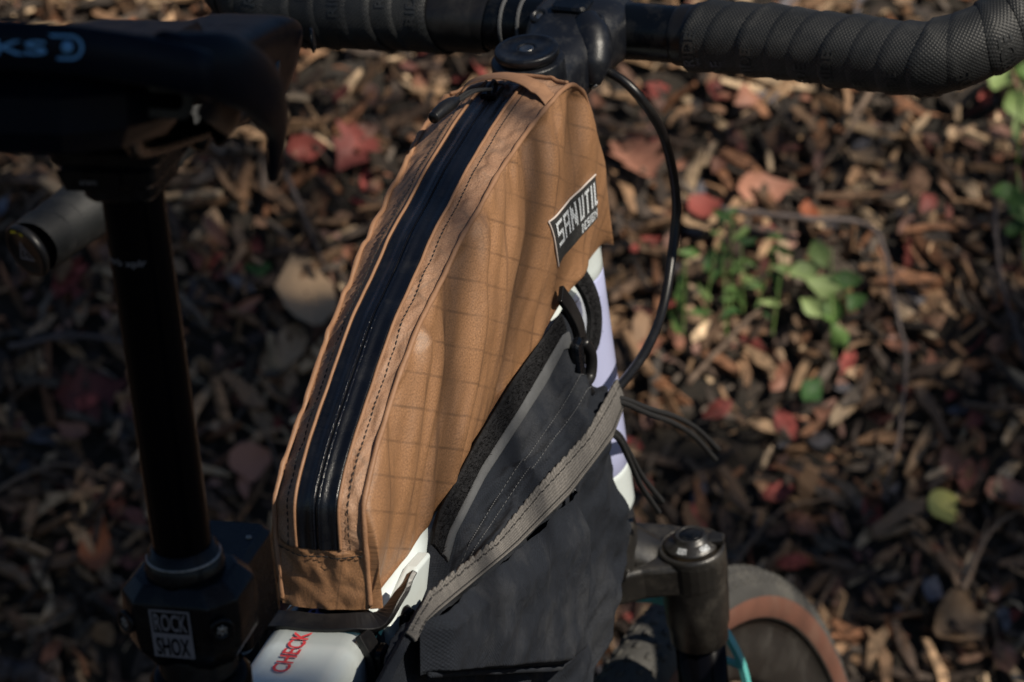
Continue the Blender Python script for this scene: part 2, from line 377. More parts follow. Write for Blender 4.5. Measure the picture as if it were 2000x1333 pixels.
def build_litter(name, count, region, seed, label, cat, lf=.35, big=1.0):
    rnd = random.Random(seed); v = []; f = []; c = []
    for _ in range(count):
        a = rnd.uniform(*region[0]); b = rnd.uniform(*region[1])
        leaf = rnd.random() < lf
        spin = rnd.uniform(0, 6.283); tilt = abs(rnd.gauss(0, .62)); td = rnd.uniform(0, 6.283)
        t, s, n = frame_at(a, b, spin, tilt, td); o = np.array(bank(a, b, rnd.uniform(-.006, .024)))
        k = len(v)
        if leaf:
            L_ = rnd.uniform(.006, .017) * big; W_ = L_ * rnd.uniform(.28, .7); cl = rnd.uniform(-.6, .9) * L_; cw = rnd.uniform(-.2, .5) * W_
            pts = []
            for i, x in enumerate((-1, -.45, .2, .75, 1.15)):
                hw = (0.15, .85, 1., .6, .05)[i] * rnd.uniform(.8, 1.15)
                for y in (-1, 0, 1):
                    z = cl * (x * x - .3) * .5 + cw * (abs(y) * hw) + rnd.uniform(-.08, .08) * L_
                    pts.append(o + t * (x * L_) + s * (y * hw * W_) + n * z)
            v += pts
            f += [(k + 3 * i + j, k + 3 * i + j + 1, k + 3 * i + j + 4, k + 3 * i + j + 3) for i in range(4) for j in range(2)]
            col = rnd.choice(LEAFC); cnt = 15
        else:
            L_ = rnd.choice((rnd.uniform(.005, .012), rnd.uniform(.008, .020), rnd.uniform(.008, .020), rnd.uniform(.016, .034))) * big; W_ = min(L_ * rnd.uniform(.12, .38), .006); H_ = W_ * rnd.uniform(.25, .6)
            bend = rnd.uniform(-.25, .25) * L_
            pts = []
            for i, x in enumerate((-1, 0, 1)):
                ww = W_ * ((.55, 1, .4)[i]) * rnd.uniform(.7, 1.2); q = bend * (1 - abs(x))
                for (y, z) in ((-1, -1), (1, -1), (1, 1), (-1, 1)):
                    pts.append(o + t * (x * L_ + y * .25 * W_) + s * (y * ww + q) + n * (z * H_ * rnd.uniform(.7, 1.2)))
            v += pts
            for i in range(2):
                for j in range(4): f.append((k + 4 * i + j, k + 4 * i + (j + 1) % 4, k + 4 * i + 4 + (j + 1) % 4, k + 4 * i + 4 + j))
            f += [(k, k + 3, k + 2, k + 1), (k + 8, k + 9, k + 10, k + 11)]
            col = rnd.choice(CHIPC); cnt = 12
        m_ = rnd.uniform(.65, 1.3) * 1.18
        c += [(col[0] * m_, col[1] * m_, col[2] * m_, 1)] * cnt
    me = bpy.data.meshes.new(name); me.from_pydata([tuple(p) for p in v], [], f)
    ca = me.color_attributes.new("Col", 'FLOAT_COLOR', 'POINT'); ca.data.foreach_set("color", np.array(c, np.float32).ravel())
    obj(name, me, LITTER, label=label, cat=cat, kind="stuff")
build_litter("leaf_litter", 24000, ((-1.0, 1.0), (.15, 1.8)), 1, "carpet of small wood chips and leaf scraps on the bank behind the bicycle", "leaf litter", .26)
build_litter("leaf_litter", 8500, ((-2.3, -.95), (.0, 1.9)), 3, "wood chips and leaf scraps on the bank beyond the left of the picture", "leaf litter", .26, 1.35)
build_litter("leaf_litter", 8500, ((.95, 2.3), (.0, 1.9)), 4, "wood chips and leaf scraps on the bank beyond the right of the picture", "leaf litter", .26, 1.35)
build_litter("leaf_litter", 7000, ((-2.6, 2.6), (-.9, 2.5)), 2, "coarser wood chips and leaf scraps spread around the foot of the bank", "leaf litter", .15, 1.5)

# ------------------------------------------------------------------ bicycle
bike = empty("bicycle", "gravel bicycle with white, lilac and dark teal frame, black drop bar and black saddle", "bicycle")
bike.location = (0, 0, 0)
AX = np.array([-.3388, 0, .9409]); AN = np.array([.9409, 0, .3388]); AY = np.array([0, 1., 0])
CAP = np.array([.3658, 0, .9259]); ST = -.12
FW = AN * math.cos(ST) + AY * math.sin(ST); SD = -AN * math.sin(ST) + AY * math.cos(ST)
def S(t, fw, side): return CAP - AX * t + FW * fw + SD * side     # steering frame: t down the steerer, fw forward, side left

# frame tubes -------------------------------------------------------
frame = obj("frame", None, parent=bike)
def tt_z(x): return .7015 + (x - .036) * .262                     # top of the top tube
def tt_section(x, hw=.0250, hh=.021):
    c = np.array([x, 0, tt_z(x) - hh]); up = np.array([-.25, 0, .968])
    return [c + AY * (q[0]) + up * q[1] for q in rrect(hw, hh, .011, 6)]
def tt_piece(name, x0, x1, m, n=10, grow=0., label=None):
    xs = np.linspace(x0, x1, n); rings = [tt_section(x, .0250 + grow, .021 + grow) for x in xs]; k = len(rings[0])
    v = [p for r_ in rings for p in r_]
    f = [(i * k + j, i * k + (j + 1) % k, (i + 1) * k + (j + 1) % k, (i + 1) * k + j) for i in range(n - 1) for j in range(k)]
    f += [tuple(range(k))[::-1], tuple((n - 1) * k + j for j in range(k))]
    return obj(name, mkmesh(name, v, f), m, frame, label)
tt_piece("top_tube", -.115, .0285, WHITEP)
tt_piece("top_tube", .0285, .050, TEALD, label="dark teal section of the top tube")
tt_piece("top_tube", .050, .40, WHITEP)
# head tube with painted sections
def head_piece(t0, t1, m, r0, r1, label=None, cap=None):
    pr = [(0, r0 * .98), (.001, r0)] + [((t1 - t0) * k / 8, r0 + (r1 - r0) * k / 8) for k in range(1, 8)] + [((t1 - t0) - .001, r1), (t1 - t0, r1 * .98)]
    v, f, uv = lathe(CAP - AX * t0, -AX, pr, 48)
    return obj("head_tube", mkmesh("head_tube", v, f, uv), m, frame, label)
head_piece(.087, .140, WHITEP, .0285, .029)
head_piece(.140, .268, LILAC, .029, .0325)
head_piece(.268, .297, WHITEP, .0325, .0335)
# down tube and seat tube, stays
v, f, uv = tube([CAP - AX * .262 - AN * .005, (.25, 0, .41), (0, 0, .19)], [.026, .028, .028], 20, 24); obj("down_tube", mkmesh("down_tube", v, f, uv), TEALD, frame)
v, f, uv = tube([(-.1085, 0, .697), (-.05, 0, .42), (0, 0, .19)], [.0175, .0175, .02], 16, 24); obj("seat_tube", mkmesh("seat_tube", v, f, uv), WHITEP, frame)
for s_ in (-1, 1):
    v, f, uv = tube([(-.105, .012 * s_, .66), (-.25, .045 * s_, .45), (-.425, .066 * s_, .18)], [.008, .0075, .007], 14, 12); obj("seat_stay", mkmesh("seat_stay", v, f, uv), WHITEP, frame)
    v, f, uv = tube([(0, .03 * s_, .19), (-.2, .05 * s_, .18), (-.425, .066 * s_, .18)], [.011, .010, .008], 14, 12); obj("chain_stay", mkmesh("chain_stay", v, f, uv), TEALD, frame)
v, f, uv = lathe((0, -.045, .19), (0, 1, 0), [(0, .019), (.002, .021), (.088, .021), (.09, .019)], 32); obj("bottom_bracket", mkmesh("bottom_bracket", v, f, uv), BLKMET, frame)
# mounting tab with bolt under the right flank of the top tube
ob = [(.104, .716), (.098, .700), (.072, .686), (.058, .683), (.047, .687), (.045, .697), (.060, .705), (.085, .714)]
v, f = prism((0, -.0215, 0), (1, 0, 0), (0, 0, 1), (0, -1, 0), ob, .0075, .0015)
me = mkmesh("mount_tab", v, f, smooth=False); o_ = obj("mount_tab", me, WHITEP, frame); bv = o_.modifiers.new("b", "BEVEL"); bv.width = .0016; bv.segments = 3; bv.limit_method = "ANGLE"
b = B(); b.add(*lathe((.0625, -.0288, .6945), (0, -1, 0), [(0, .0068), (.0012, .0075), (.0045, .0052), (.0052, .0035)], 32))
obj("bolt", b.mesh("bolt"), BLKGLOSS, frame)
v, f = prism((.0625, -.0341, .6945), (1, 0, 0), (0, 0, 1), (0, -1, 0), [(.0022 * math.cos(k * math.pi / 3), .0022 * math.sin(k * math.pi / 3)) for k in range(6)], .0006, .0002)
obj("bolt_socket", mkmesh("bolt_socket", v, f), STEEL, frame)
# lettering on the top tube
def on_tt(x, y, off=.0019): return np.array([x, y, tt_z(x)]) + np.array([-.25, 0, .968]) * off
b = B(); textmap(b, "CHECK", .0335, .0078, lambda x, y: on_tt(-.0135 + x, .0005 + y)); obj("lettering", b.mesh("lettering", False), REDP, frame, "red lettering on the white top tube")
b = B(); b.add([on_tt(.0225, .0035), on_tt(.0325, .0035), on_tt(.0325, .0055), on_tt(.0225, .0055)], [(0, 1, 2, 3)])
textmap(b, "POINT", .0335, .0078, lambda x, y: on_tt(.0345 + x, .0005 + y)); obj("lettering", b.mesh("lettering", False), LILACP, frame, "lilac dash and lettering running under the tan bag")
# small scuffs stay in the material; red decal sliver on the far edge of the head tube
v = []; 
for k in range(7):
    for j in range(6):
        ph = rad(-38 + 16 * j / 5.); t = .175 + .075 * k / 6.; rr = .0302 + .0022 * k / 6. + .0006
        a_, x_, y_ = basis(-AX, AN); v.append(CAP - AX * t + rr * (math.cos(ph) * x_ - math.sin(ph) * AY * -1))
f = [(i * 6 + j, i * 6 + j + 1, (i + 1) * 6 + j + 1, (i + 1) * 6 + j) for i in range(6) for j in range(5)]
obj("decal", mkmesh("decal", v, f), REDP, frame, "red decal on the front of the head tube")

# seatpost ------------------------------------------------------------
SA = np.array([-.2493, 0, .9684]); SB = np.array([-.1274, 0, .7719]); SN = np.array([.9684, 0, .2493])
def P_(t, fw=0., side=0.): return SB + SA * t + SN * fw + AY * side
post = obj("seatpost", None, parent=bike)
b = B(); b.add(*lathe(P_(-.03), SA, [(0, .0119), (.001, .0121), (.201, .0121), (.202, .0119)], 48)); obj("upper_tube", b.mesh("upper_tube"), BLKGLOSS, post)
b = B(); b.add(*lathe(P_(-.0035), SA, [(0, .0165), (.0035, .0165), (.0045, .0160), (.0075, .0158), (.0083, .0148), (.0105, .0146), (.011, .0132), (.0125, .0130)], 48)); obj("seal_ring", b.mesh("seal_ring"), BLKMET, post)
b = B(); b.add(*lathe(P_(.0040), SA, [(0, .0150), (.0005, .0156), (.0010, .0150)], 48)); obj("wiper_ring", b.mesh("wiper_ring"), STEEL, post)
# faceted collar body
oct_ = [(-.0205, -.016), (-.0205, .016), (-.010, .0255), (.010, .0255), (.018, .020), (.018, -.020), (.010, -.0255), (-.010, -.0255)]
def collar_ring(t, k): return [P_(t, q[0] * k, q[1] * k) for q in oct_]
rings = [collar_ring(-.041, .72), collar_ring(-.031, .97), collar_ring(-.020, 1.01), collar_ring(-.009, 1.0), collar_ring(-.0022, .76)]
v = [p for r_ in rings for p in r_]; f = [(i * 8 + j, i * 8 + (j + 1) % 8, (i + 1) * 8 + (j + 1) % 8, (i + 1) * 8 + j) for i in range(4) for j in range(8)] + [tuple(range(8))[::-1], tuple(32 + j for j in range(8))]
me = mkmesh("collar", v, f, smooth=False)
bm = bmesh.new(); bm.from_mesh(me); bmesh.ops.recalc_face_normals(bm, faces=bm.faces); bmesh.ops.bevel(bm, geom=bm.edges[:], offset=.0012, segments=3, affect='EDGES', profile=.6); bm.to_mesh(me); bm.free()
me.polygons.foreach_set("use_smooth", [True] * len(me.polygons)); obj("collar", me, BLKMET, post)
for s_ in (-1, 1):
    c = P_(-.0185, -.0175, .0202 * s_); ax_ = -SN + AY * .62 * s_
    b = B(); b.add(*lathe(c, ax_, [(0, .0050), (.0016, .0052), (.0022, .0048), (.0023, .0030), (.0012, .0026)], 28)); obj("collar_bolt", b.mesh("collar_bolt"), BLKMET, post)
    b = B()
    for k in range(6):
        a_, x_, y_ = basis(ax_); ph = k * math.pi / 3
        b.add(*lathe(c + a_ * .0016 + .0017 * (math.cos(ph) * x_ + math.sin(ph) * y_), ax_, [(0, .0007), (.0006, .0006)], 8))
    b.add(*lathe(c + a_ * .0016, ax_, [(0, .0014), (.0004, .0013)], 12)); obj("collar_bolt_socket", b.mesh("collar_bolt_socket"), STEEL, post)
# printed badge on the rear facet
def on_col(x, y, off=.0007): # x: left->right as seen from behind, y up
    k = 1.0 + .02 * min(1, max(0, (y + .02) / .04)); return P_(-.0208 + y, -.0207 - off, -x)
b = B(); hw, h2 = .0088, .0110
def bar(x0, y0, x1, y1): b.add([on_col(x0, y0), on_col(x1, y0), on_col(x1, y1), on_col(x0, y1)], [(0, 1, 2, 3)])
bar(-hw, h2 - .0010, hw, h2); bar(-hw, .0002, -hw + .0010, h2 - .0010); bar(hw - .0010, .0002, hw, h2 - .0010); bar(-hw, -.0008, hw, .0002)
textmap(b, "ROCK", .0142, .0076, lambda x, y: on_col(-.0071 + x, .0014 + y))
# lower half: pale plate with dark letters
bar(-hw, -h2, hw, -.0008)
obj("badge_print", b.mesh("badge_print", False), GREYPRINT, post, "grey printed badge on the collar")
b = B(); textmap(b, "SHOX", .0145, .0078, lambda x, y: on_col(-.00725 + x, -.0097 + y, .0010)); obj("badge_letters", b.mesh("badge_letters", False), BLKGLOSS, post)
# actuator and battery block in front of the post
v, f = prism(P_(-.055, .038, .004), SN, AY, SA, rrect(.0205, .0195, .005, 5), .043, .003); obj("battery", mkmesh("battery", v, f, smooth=False), BLKMET, post)
v, f = prism(P_(-.0118, .034, .002), AY, SN, SA, rrect(.0035, .0012, .0011, 4), .0007, .0002); obj("battery_lamp", mkmesh("battery_lamp", v, f), GREYPRINT, post)
b = B(); b.add(*lathe(P_(-.0122, .044, -.010), SA, [(0, .0014), (.0009, .0011)], 16)); obj("battery_pin", b.mesh("battery_pin"), STEEL, post)
b = B(); b.add(*lathe(P_(-.105), SA, [(0, .0165), (.066, .0165), (.068, .0150)], 40)); obj("lower_tube", b.mesh("lower_tube"), BLKMET, post)
b = B(); b.add(*lathe(P_(-.066), SA, [(0, .0200), (.002, .0212), (.013, .0212), (.0155, .0195), (.017, .018)], 44)); obj("seat_clamp", b.mesh("seat_clamp"), BLKGLOSS, post)
# printed model line round the upper tube
def on_post(x, y, r_=.01225):
    ph = x / r_; d = -SN * math.cos(ph) - AY * math.sin(ph); return P_(.138 + y) + d * r_
b = B(); textmap(b, "reverb xplr", .0235, .0028, lambda x, y: on_post(x - .0165, y)); obj("post_lettering", b.mesh("post_lettering", False), GREYPRINT, post)
# clamp head
b = B(); v, f = prism(P_(.1660, 0, 0), SN, AY, SA, rrect(.017, .0150, .008, 6), .009, .002); b.add(v, f)
v, f = prism(P_(.1740, 0, .001), SN, AY, SA, rrect(.022, .0195, .006, 6), .0095, .002); b.add(v, f)
v, f = prism(P_(.1825, 0, .001), SN, AY, SA, rrect(.022, .0225, .005, 6), .008, .002); b.add(v, f)
obj("saddle_clamp", b.mesh("saddle_clamp", False), BLKMET, post)
v, f = prism(P_(.1775, -.0222, .0065), AY, SA, -SN, [(-.012, -.0035), (.010, -.0035), (.013, .0045), (-.013, .0045)], .0012, .0004); obj("clamp_plate", mkmesh("clamp_plate", v, f, smooth=False), BADGE if False else BLKMET, post)
b = B(); textmap(b, "sram", .007, .0022, lambda x, y: P_(.1770 + y, -.0236, .010 - x)); obj("clamp_lettering", b.mesh("clamp_lettering", False), GREYPRINT, post)
b = B(); b.add(*tube([P_(.175, .02, -.020), P_(.185, .035, -.024), P_(.190, .06, -.026)], .0035, 12, 10)); obj("clamp_bolt", b.mesh("clamp_bolt"), BLKMET, post)

# saddle ----------------------------------------------------------------
saddle = obj("saddle", None, parent=bike)
XR, XN = -.312, -.012
hwk = ([0, .03, .08, .16, .28, .40, .52, .66, .82, .95, 1.0], [.048, .066, .077, .0815, .075, .056, .038, .027, .0225, .020, .013])
def s_hw(u): return float(np.interp(u, *hwk))
def s_top(u): return float(np.interp(u, [0, .05, .15, .4, .7, .9, 1.0], [1.0085, 1.0065, .997, .984, .985, .987, .980]))
def s_drop(u): return float(np.interp(u, [0, .06, .14, .24, .36, .5, .7, .9, 1.0], [.014, .016, .020, .024, .028, .030, .031, .034, .030]))
def s_x(u, q): return XR + u * (XN - XR) + .022 * q ** 2 * max(0, 1 - u / .15)
prof = [(-1.0, 1.0), (-1.01, .72), (-1.0, .42), (-.97, .18), (-.90, .06), (-.75, .015), (-.5, 0), (-.25, -.002), (0, .004), (.25, -.002), (.5, 0), (.75, .015), (.90, .06), (.97, .18), (1.0, .42), (1.01, .72), (1.0, 1.0)]
us = np.r_[np.linspace(0, .1, 8)[:-1], np.linspace(.1, .5, 18)[:-1], np.linspace(.5, 1, 14)]
def s_pt(u, q, d, inset=0.):
    hw_ = s_hw(u) - inset * .004
    lean = .010 * max(0., d - .2)                      # skirts tuck in
    return np.array([s_x(u, q), q * (hw_ - lean * (1 if u > .1 else 0)), s_top(u) - s_drop(u) * d - inset * .004])
v = []; m_ = len(prof)
for u in us:
    for q, d in prof: v.append(s_pt(u, q, d))
nu = len(us)
f = [(i * m_ + j, i * m_ + j + 1, (i + 1) * m_ + j + 1, (i + 1) * m_ + j) for i in range(nu - 1) for j in range(m_ - 1)]
nT = len(v)
for u in us:
    for q, d in prof: v.append(s_pt(u, q, d, 1.))
f += [tuple(i + nT for i in qd)[::-1] for qd in f[:]]
for i in range(nu - 1):
    for j in (0, m_ - 1): f.append((i * m_ + j, (i + 1) * m_ + j, (i + 1) * m_ + j + nT, i * m_ + j + nT))
for j in range(m_ - 1):
    for i in (0, nu - 1): f.append((i * m_ + j, i * m_ + j + 1, i * m_ + j + 1 + nT, i * m_ + j + nT))
me = mkmesh("saddle_top", v, f)
bm = bmesh.new(); bm.from_mesh(me); bmesh.ops.recalc_face_normals(bm, faces=bm.faces); bm.to_mesh(me); bm.free()
so_ = obj("saddle_top", me, LEATHER, saddle); sm = so_.modifiers.new("s", 'SUBSURF'); sm.levels = 1; sm.render_levels = 2
# rear rim: a thick band round the cantle ending in the drooping wings
rim = []
for q in np.linspace(-1.0, 1.0, 31):
    u = .0 + .10 * max(0, abs(q) - .55) / .45
    rim.append(np.array([s_x(0, q) + .030 * max(0, abs(q) - .6) ** 1.5 - .001, q * .0805 * (1 - .05 * (1 - abs(q))), 1.004 - .012 * abs(q) ** 3]))
v = []; T, U, W = frames(rim)
for i in range(31):
    for k in range(16):
        a = 2 * math.pi * k / 16; v.append(rim[i] + .0042 * math.cos(a) * W[i] * 1.0 + .0086 * math.sin(a) * np.array([0, 0, 1.]))
f = [(i * 16 + k, i * 16 + (k + 1) % 16, (i + 1) * 16 + (k + 1) % 16, (i + 1) * 16 + k) for i in range(30) for k in range(16)] + [tuple(range(16)), tuple(30 * 16 + k for k in range(16))]
me = mkmesh("rear_rim", v, f); bm = bmesh.new(); bm.from_mesh(me); bmesh.ops.recalc_face_normals(bm, faces=bm.faces); bm.to_mesh(me); bm.free()
obj("rear_rim", me, LEATHER, saddle)
# drooping wing lobes at each side of the cantle
for s_ in (-1, 1):
    pts = [(-.292, .066 * s_, .999), (-.266, .078 * s_, .993), (-.238, .0815 * s_, .981), (-.218, .079 * s_, .966), (-.209, .0735 * s_, .9445)]
    P, _ = crom(pts, 18); T, U, W = frames(P); v = []
    for i in range(18):
        k_ = i / 17; w_ = float(np.interp(k_, [0, .3, .6, .85, 1], [.010, .013, .012, .0075, .0015])); h_ = float(np.interp(k_, [0, .5, 1], [.0055, .0058, .002]))
        for k in range(14):
            a = 2 * math.pi * k / 14; v.append(P[i] + w_ * math.cos(a) * np.cross(T[i], [0, 1, 0]) + h_ * math.sin(a) * np.array([0, 1., 0]))
    f = [(i * 14 + k, i * 14 + (k + 1) % 14, (i + 1) * 14 + (k + 1) % 14, (i + 1) * 14 + k) for i in range(17) for k in range(14)] + [tuple(range(14)), tuple(17 * 14 + k for k in range(14))]
    me = mkmesh("wing", v, f); bm = bmesh.new(); bm.from_mesh(me); bmesh.ops.recalc_face_normals(bm, faces=bm.faces); bm.to_mesh(me); bm.free()
    obj("wing", me, LEATHER, saddle)
# badge plate
def on_rim(x, y, off=.0052):   # x left->right from behind
    q = -x / .0805; base = np.array([s_x(0, q) - .001, -x, 1.004 + y]); return base + np.array([-off, 0, 0])
b = B()
outer = []; inner = []
for k in range(48):
    a = 2 * math.pi * k / 48; cx = .0419 * (1 if math.cos(a) > 0 else -1)
    outer.append((cx + .0043 * math.cos(a), .0043 * math.sin(a))); inner.append((cx + .0033 * math.cos(a), .0033 * math.sin(a)))
v = [on_rim(*p) for p in outer] + [on_rim(*p) for p in inner]
b.add(v, [(k, (k + 1) % 48, 48 + (k + 1) % 48, 48 + k) for k in range(48)])
textmap(b, "BROOKS", .067, .0046, lambda x, y: on_rim(-.0325 + x, -.0023 + y, .0056))
obj("badge", b.mesh("badge", False), BADGE, saddle, "pale outlined name badge on the back rim of the saddle")
for s_ in (-1, 1):
    b = B(); b.add(*lathe(on_rim(.0408 * s_, 0, .0045), (-1, 0, 0), [(0, .0021), (.0006, .0020), (.0010, .0013), (.0011, .0004)], 24)); obj("rivet", b.mesh("rivet"), BADGE, saddle)
# nose rivet
b = B(); b.add(*lathe((-.020, -.0195, .973), (.25, -1, .1), [(0, .0055), (.0008, .0052), (.0014, .0036), (.0010, .0028)], 28)); obj("rivet", b.mesh("rivet"), BLKMET, saddle)
# dark hull under the saddle, rails and the slotted bracket
b = B(); v, f = prism((-.296, 0, .964), (1, 0, 0), (0, 1, 0), (0, 0, 1), [(0, -.030), (.02, -.046), (.06, -.050), (.14, -.020), (.18, -.012), (.18, .030), (.10, .060), (.02, .062), (0, .050)], .028, .008); b.add(v, f)
obj("under_frame", b.mesh("under_frame", False), LEATHER, saddle)
for s_ in (-1, 1):
    b = B(); b.add(*tube([(-.262, .040 * s_, .978), (-.235, .030 * s_, .960), (-.20, .0225 * s_, .9535), (-.11, .0225 * s_, .9535), (-.075, .021 * s_, .960), (-.04, .010 * s_, .974)], .0035, 40, 12)); obj("rail", b.mesh("rail"), BLKMET, saddle)
ro = rrect(.0135, .0062, .0045, 6); ri = rrect(.0098, .0030, .0024, 6); n_ = len(ro)
ex = np.array([.40, -.91, -.10]); ex /= np.linalg.norm(ex); ez = np.array([-.85, -.35, .05]); ez -= ex * (ez @ ex); ez /= np.linalg.norm(ez); ey = np.cross(ez, ex)
c0 = np.array([-.255, -.0475, .9795]); v = []
for pl, h_ in ((ro, 0), (ro, .005), (ri, .005), (ri, 0)): v += [c0 + ex * q[0] + ey * q[1] + ez * h_ for q in pl]
f = [(i * n_ + k, i * n_ + (k + 1) % n_, ((i + 1) % 4) * n_ + (k + 1) % n_, ((i + 1) % 4) * n_ + k) for i in range(4) for k in range(n_)]
obj("rail_bracket", mkmesh("rail_bracket", v, f, smooth=False), BLKMET, saddle)

# stem ----------------------------------------------------------------------
stem = obj("stem", None, parent=bike)
b = B(); b.add(*lathe(S(.060, 0, 0), AX, [(0, .0195), (.001, .0200), (.052, .0200), (.0535, .0190)], 48)); obj("steerer_clamp", b.mesh("steerer_clamp"), STEMM, stem)
b = B(); b.add(*lathe(S(.0055, 0, 0), AX, [(0, .0168), (.0012, .0176), (.0040, .0176), (.0050, .0170), (.00505, .0142), (.0046, .0138), (.0046, .0064), (.0052, .0060), (.0052, .0050), (.0040, .0046), (.0036, .0010)], 56)); obj("top_cap", b.mesh("top_cap"), STEMM, stem)
b = B(); b.add(*lathe(S(.0013, 0, 0), AX, [(0, .0042), (.0006, .0040), (.0008, .0030), (.0002, .0022)], 24)); obj("top_cap_bolt", b.mesh("top_cap_bolt"), STEEL, stem)
BT = .029; BF = .085
def st_ring(fw, t, hs, ht, n=28, pw=2.6):
    o = []
    for k in range(n):
        a = 2 * math.pi * k / n; c_, s_ = math.cos(a), math.sin(a)
        o.append(S(t + ht * math.copysign(abs(s_) ** (2 / pw), s_), fw, hs * math.copysign(abs(c_) ** (2 / pw), c_)))
    return o
rg = [st_ring(-.004, .033, .0185, .020), st_ring(.012, .033, .0205, .0215), st_ring(.028, .031, .0215, .0205), st_ring(.045, .029, .0235, .0195), st_ring(.060, .027, .0275, .0205), st_ring(.072, .027, .0300, .0215), st_ring(.084, .028, .0300, .0215), st_ring(.096, .029, .0290, .019), st_ring(.106, .029, .026, .012)]
v = [p for r_ in rg for p in r_]; f = [(i * 28 + k, i * 28 + (k + 1) % 28, (i + 1) * 28 + (k + 1) % 28, (i + 1) * 28 + k) for i in range(len(rg) - 1) for k in range(28)] + [tuple(range(28))[::-1], tuple((len(rg) - 1) * 28 + k for k in range(28))]
me = mkmesh("stem_body", v, f); bm = bmesh.new(); bm.from_mesh(me); bmesh.ops.recalc_face_normals(bm, faces=bm.faces); bm.to_mesh(me); bm.free()
o_ = obj("stem_body", me, STEMM, stem); sm = o_.modifiers.new("s", 'SUBSURF'); sm.levels = 1; sm.render_levels = 2
b = B(); b.add(*tube([S(.012, .060, -.010), S(.017, .052, -.016), S(.024, .044, -.0195), S(.031, .037, -.0215), S(.0375, .033, -.0225)], [.008, .0105, .0112, .0098, .004], 30, 24)); obj("hose_guide", b.mesh("hose_guide"), STEMM, stem)
for s_ in (-1, 1):
    b = B(); b.add(*lathe(S(.0135, .058, .0165 * s_), AX - FW * .35, [(0, .0058), (.004, .0056), (.0052, .0046), (.0050, .0032), (.002, .0030)], 28)); obj("stem_bolt", b.mesh("stem_bolt"), STEMM, stem)
    b = B(); b.add(*lathe(S(.0105, .0573, .0165 * s_), AX - FW * .35, [(0, .0029), (.001, .0027), (.0012, .0012)], 16)); obj("stem_bolt_socket", b.mesh("stem_bolt_socket"), STEEL, stem)
v, f = prism(S(.0090, .066, 0), SD, FW, AX, rrect(.0105, .009, .004, 6), .005, .0015); obj("mount_cap", mkmesh("mount_cap", v, f, smooth=False), BLKMET, stem)
b = B(); b.add(*lathe(S(.0370, .033, -.0230), SD * -.6 - AX * 1., [(0, .0034), (.0012, .003), (.0016, .0016)], 20)); obj("clamp_bolt", b.mesh("clamp_bolt"), STEEL, stem)
b = B(); b.add(*lathe(S(.085, 0, 0), AX, [(0, .0185), (.001, .0195), (.0245, .0195), (.0255, .0185)], 44)); obj("spacer", b.mesh("spacer"), BLKMET, stem)

